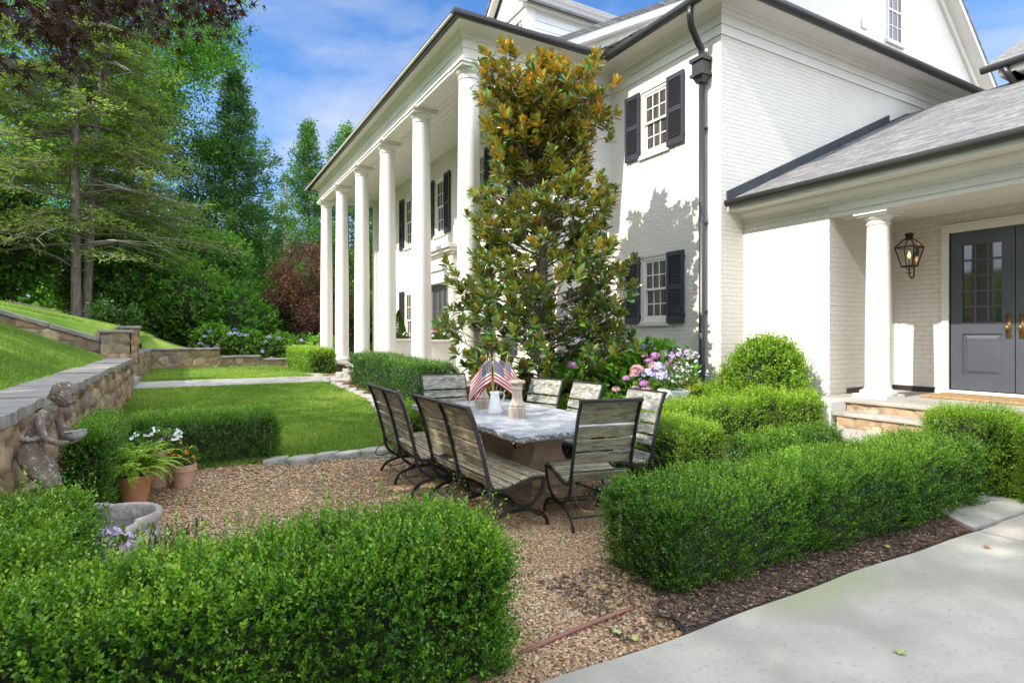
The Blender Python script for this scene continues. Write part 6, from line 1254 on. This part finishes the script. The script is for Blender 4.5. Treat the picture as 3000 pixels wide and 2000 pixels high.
def hemlock(label,x,y,z0,h,r,seed,name='hemlock_tree',n=26000,tr=.22,lean=0):
    rg=np.random.default_rng(seed); root=empty(name,(x,y,z0)); tag(root,label,'tree','hemlocks on the bank'); b=MB(); b.tube([(x,y,z0-.2),(x+lean*.3,y,z0+h*.4),(x+lean,y,z0+h)],[tr,tr*.7,.03],9)
    P=[];D=[];T=[]; nb=int(h*6.5)
    for i in range(nb):
        t=.14+.86*((i+rg.uniform())/nb); L=r*(1-t)**.5*rg.uniform(.35,1.2)+.3; a=rg.uniform(0,6.283); s=np.array([x+lean*t,y,z0+h*t]); pts=[s]; d=np.array([math.cos(a),math.sin(a),.12]); K=6; bare=rg.uniform()<.22
        for k in range(K): d=unit(d+np.array([rg.normal()*.12,rg.normal()*.12,-.10+rg.normal()*.06])); pts.append(pts[-1]+d*L/K)
        b.tube([tuple(p) for p in pts],[.045*(1-t)+.014]+[.03*(1-t)+.01]*(K-1)+[.006],4,cap=False)
        for k in range(2,K+1):
            for q in range(3):
                dd=unit(np.array([math.cos(a+rg.choice([-1,1])*rg.uniform(.5,1.2)),math.sin(a+rg.choice([-1,1])*rg.uniform(.5,1.2)),rg.uniform(-.3,.1)])); l=L*.28*rg.uniform(.5,1.2); e=pts[k]+dd*l; b.tube([tuple(pts[k]),tuple(e)],[.010,.004],3,cap=False)
                if bare: continue
                m_=int(n/nb/15); u=rg.uniform(0,1,(m_,1)); pp=pts[k]*(1-u)+e*u+rg.normal(size=(m_,3))*np.array([.16,.16,.05]); P.append(pp); D.append(np.tile(dd,(m_,1))+rg.normal(size=(m_,3))*np.array([.7,.7,.3])); T.append(np.clip(rg.uniform(.1,.8)+rg.normal(size=m_)*.12,0,1))
    attach(b.build('trunk',BARKG),root); P=np.concatenate(P);D=np.concatenate(D);T=np.concatenate(T); N_=np.tile(np.array([0,0,1.]),(len(P),1))+rg.normal(size=(len(P),3))*.3
    attach(leaves('crown',P,D,.16*rg.uniform(.6,1.3,len(P)),HEM,rg,None,np.repeat(T[:,None],3,1),width=.40,shape='quad',N=N_),root); return root
hemlock('tall thin-needled hemlock with a bare leaning grey trunk at the left lawn edge',-3.5,26.5,2.2,17,4.4,401,lean=-.1,tr=.17,n=44000)
hemlock('second hemlock trunk close behind the leaning one',-3.28,27.0,2.2,14,4.0,402,tr=.16,lean=.8,n=28000)
hemlock('hemlock with many dead grey twigs at the left edge of the picture',-6.6,25.5,2.9,13,4.0,403,tr=.14,n=32000)
hemlock('hemlock filling the gap behind the left slope',-2.2,31,1.9,9.5,3.8,404,tr=.16,n=30000)
broad('tall sunlit broadleaf tree with a forked leaning trunk left of the sky gap',-2.9,36,1.8,24,4.6,411,n=44000,leaf=.17,lean=(2.4,0),trunk=.38,clear=.38,fork=2,squash=.8)
broad('broadleaf tree at the far left behind the hemlocks',-8.8,33,3,21,5.5,412,n=32000,leaf=.18,trunk=.32,clear=.25)
broad('slim broadleaf tree with pale limbs between the big tree and the pointed conifer',1.4,38,1.0,13.5,3.0,413,n=16000,leaf=.16,trunk=.16,clear=.3,bark=BARKG)
broad('lower broadleaf tree behind the hemlock trunks',-5.5,40,2.6,15,5,414,n=24000,leaf=.2,trunk=.25,clear=.15)
conifer('tallest pointed conifer, the one left of the open sky',2.5,37,1.0,15.6,5.2,421,n=76000,leaf=.165,power=.9)
conifer('narrow pointed conifer just left of the portico roof corner',8.7,49,1.0,17.8,5.4,422,n=56000,leaf=.21,power=.95)
conifer('conifer rising directly behind the portico gutter corner',11.1,46,1.0,16.9,5.2,423,n=40000,leaf=.22)
conifer('conifer standing behind the gaps of the far columns',13.2,44,1.0,15,3.6,424,n=24000,leaf=.28)
broad('spindly half-bare tree between the two conifers',5.9,42,1.0,13.2,1.1,425,n=500,leaf=.16,trunk=.12,clear=.55,bark=BARKG,name='bare_tree')
broad('copper-red maple partly behind the far column',5.3,30,.5,6.4,1.8,431,m=RED,n=15000,leaf=.13,trunk=.08,clear=.05,name='red_maple_tree',squash=.9)
broad('yellow-green young tree seen low between the conifers',6.0,46,.6,8,2.4,432,n=6000,leaf=.22,trunk=.1,clear=.1)
# evergreen understorey along the back of the bank
und=[(-8.2,25.5,2.9,3.4,1.9,2.2,DKL,'glossy dark evergreen shrub at the far left of the bank'),(-6.3,28.0,2.9,4.2,2.0,2.6,DKL,'tall dark evergreen shrub left of the leaning hemlock'),(-1.6,28.6,1.8,3.6,1.9,1.9,DKL,'leafy laurel shrub right of the hemlock trunks'),(-.1,28.2,1.4,3.4,1.8,1.8,OAK,'bright green shrub in the middle of the bank'),(1.6,28.8,1.0,3.0,1.7,1.5,DKL,'dark rounded shrub left of the blue hydrangeas'),(-3.0,30.5,2.1,5.0,2.0,2.6,OAK,'tall leafy shrub behind the hemlock trunks'),(3.2,31.5,.7,3.6,1.9,1.8,DKL,'dark shrub under the tallest conifer'),(.3,33,1.2,5.6,2.4,2.8,DKL,'tall dark evergreen shrub left of the tallest conifer'),(7.2,34,.6,4.0,2.2,2.0,DKL,'dark shrub behind the copper maple'),(9.0,33,.6,3.4,2.0,1.7,DKL,'shrub seen between the far columns')]
for i,(x,y,z,h,r_,rz,m_,lab) in enumerate(und):
    rg=random.Random(500+i); lobes=[(x,y,z+h*.5,r_,r_,h*.52)]+[(x+rg.uniform(-1,1)*r_*.7,y+rg.uniform(-.8,.3)*r_*.6,z+h*rg.uniform(.25,.75),r_*.6,r_*.6,h*.32) for _ in range(4)]
    ellipsoid_plant('evergreen_shrub',lab,'shrub',lobes,.15,24,510+i,m_,K=7,sprig=.35,core=.78,shape='quad',gap=.9,width=.55,depth=.35)
# hydrangea border at the foot of the bank
hyd=[(1.0,25.2,.95,'blue-headed hydrangea at the left end of the far border'),(2.2,25.0,.75,'leafy hydrangea with scattered blue heads in the far border'),(3.3,24.6,.6,'hydrangea with pale lilac heads in the middle of the far border'),(4.2,23.9,.5,'hydrangea with lilac and pink heads at the right of the far border'),(4.6,22.9,.45,'mauve-headed hydrangea next to the far column')]
rg=random.Random(3)
for i,(x,y,z,lab) in enumerate(hyd):
    o=ellipsoid_plant('hydrangea_shrub',lab,'shrub',[(x,y,z+.45,.75,.55,.62),(x+.4,y-.2,z+.35,.5,.4,.45)],.12,60,560+i,HYL,K=5,sprig=.2,core=.8,width=.6,shape='quad',group='hydrangeas along the far border')
    for k in range(7): a=rg.uniform(-2.9,-.2); flowerhead(o,(x+.75*math.cos(a)+rg.uniform(-.1,.3),y-.55+.2*rg.random(),z+rg.uniform(.1,.95)),.10,[HB,HV,HV,PLI,HP][min(4,max(0,i+rg.choice((-1,0,1))))],600+i*9+k,n=34)
for i,(x,y,z,lab) in enumerate([(-2.5,24.6,1.95,'young leafy shrub on the mulch, left one of the pair'),(-1.7,25.0,1.75,'young leafy shrub on the mulch, right one of the pair')]):
    ellipsoid_plant('young_shrub',lab,'shrub',[(x,y,z+.5,.35,.35,.40)],.16,60,590+i,PLG,K=5,sprig=.25,core=0,width=.3,shape='quad')
# wood behind everything
def wood():
    rg=np.random.default_rng(88); n=42000; x=rg.uniform(-45,40,n); y=rg.uniform(58,72,n); top=9+3.5*vnoise(np.stack([x,y*0,x*0],-1),.35,3)+2*vnoise(np.stack([x,y*0,x*0],-1),1.1,4); z=rg.uniform(0,1,n)**.8*top+1
    P=np.stack([x,y,z],-1); T=np.clip(.35+.25*vnoise(P,.7,6)+rg.normal(size=n)*.15,0,1)
    tag(leaves('far_wood',P,rg.normal(size=(n,3)),rg.uniform(.4,.85,n),OAK,rg,None,np.repeat(T[:,None],3,1),width=.7,shape='quad'),'dense green woodland closing the view behind the trees','woodland',kind='stuff')
wood()
# neighbouring trees up the bank to the left, outside the picture, whose shade falls on the court
for i,(x,y,h,r_,n) in enumerate([(-9.5,1.0,13.5,3.8,13000),(-9.0,6.0,11.2,2.8,6000),(-10.5,11.5,12.0,3.0,3200),(-8.5,-4.5,13.0,4.2,22000),(-3.5,-6.5,9.0,3.0,7000)]):
    broad(['large shade tree on the bank left of the court','shade tree uphill of the benches','thin shade tree uphill of the lawn','shade tree uphill of the drive','shade tree beside the drive behind the viewer'][i],x,y,Hs(x,y),h-Hs(x,y),r_,440+i,n=n,leaf=.24,trunk=.25,clear=.3,group='shade trees on the bank')
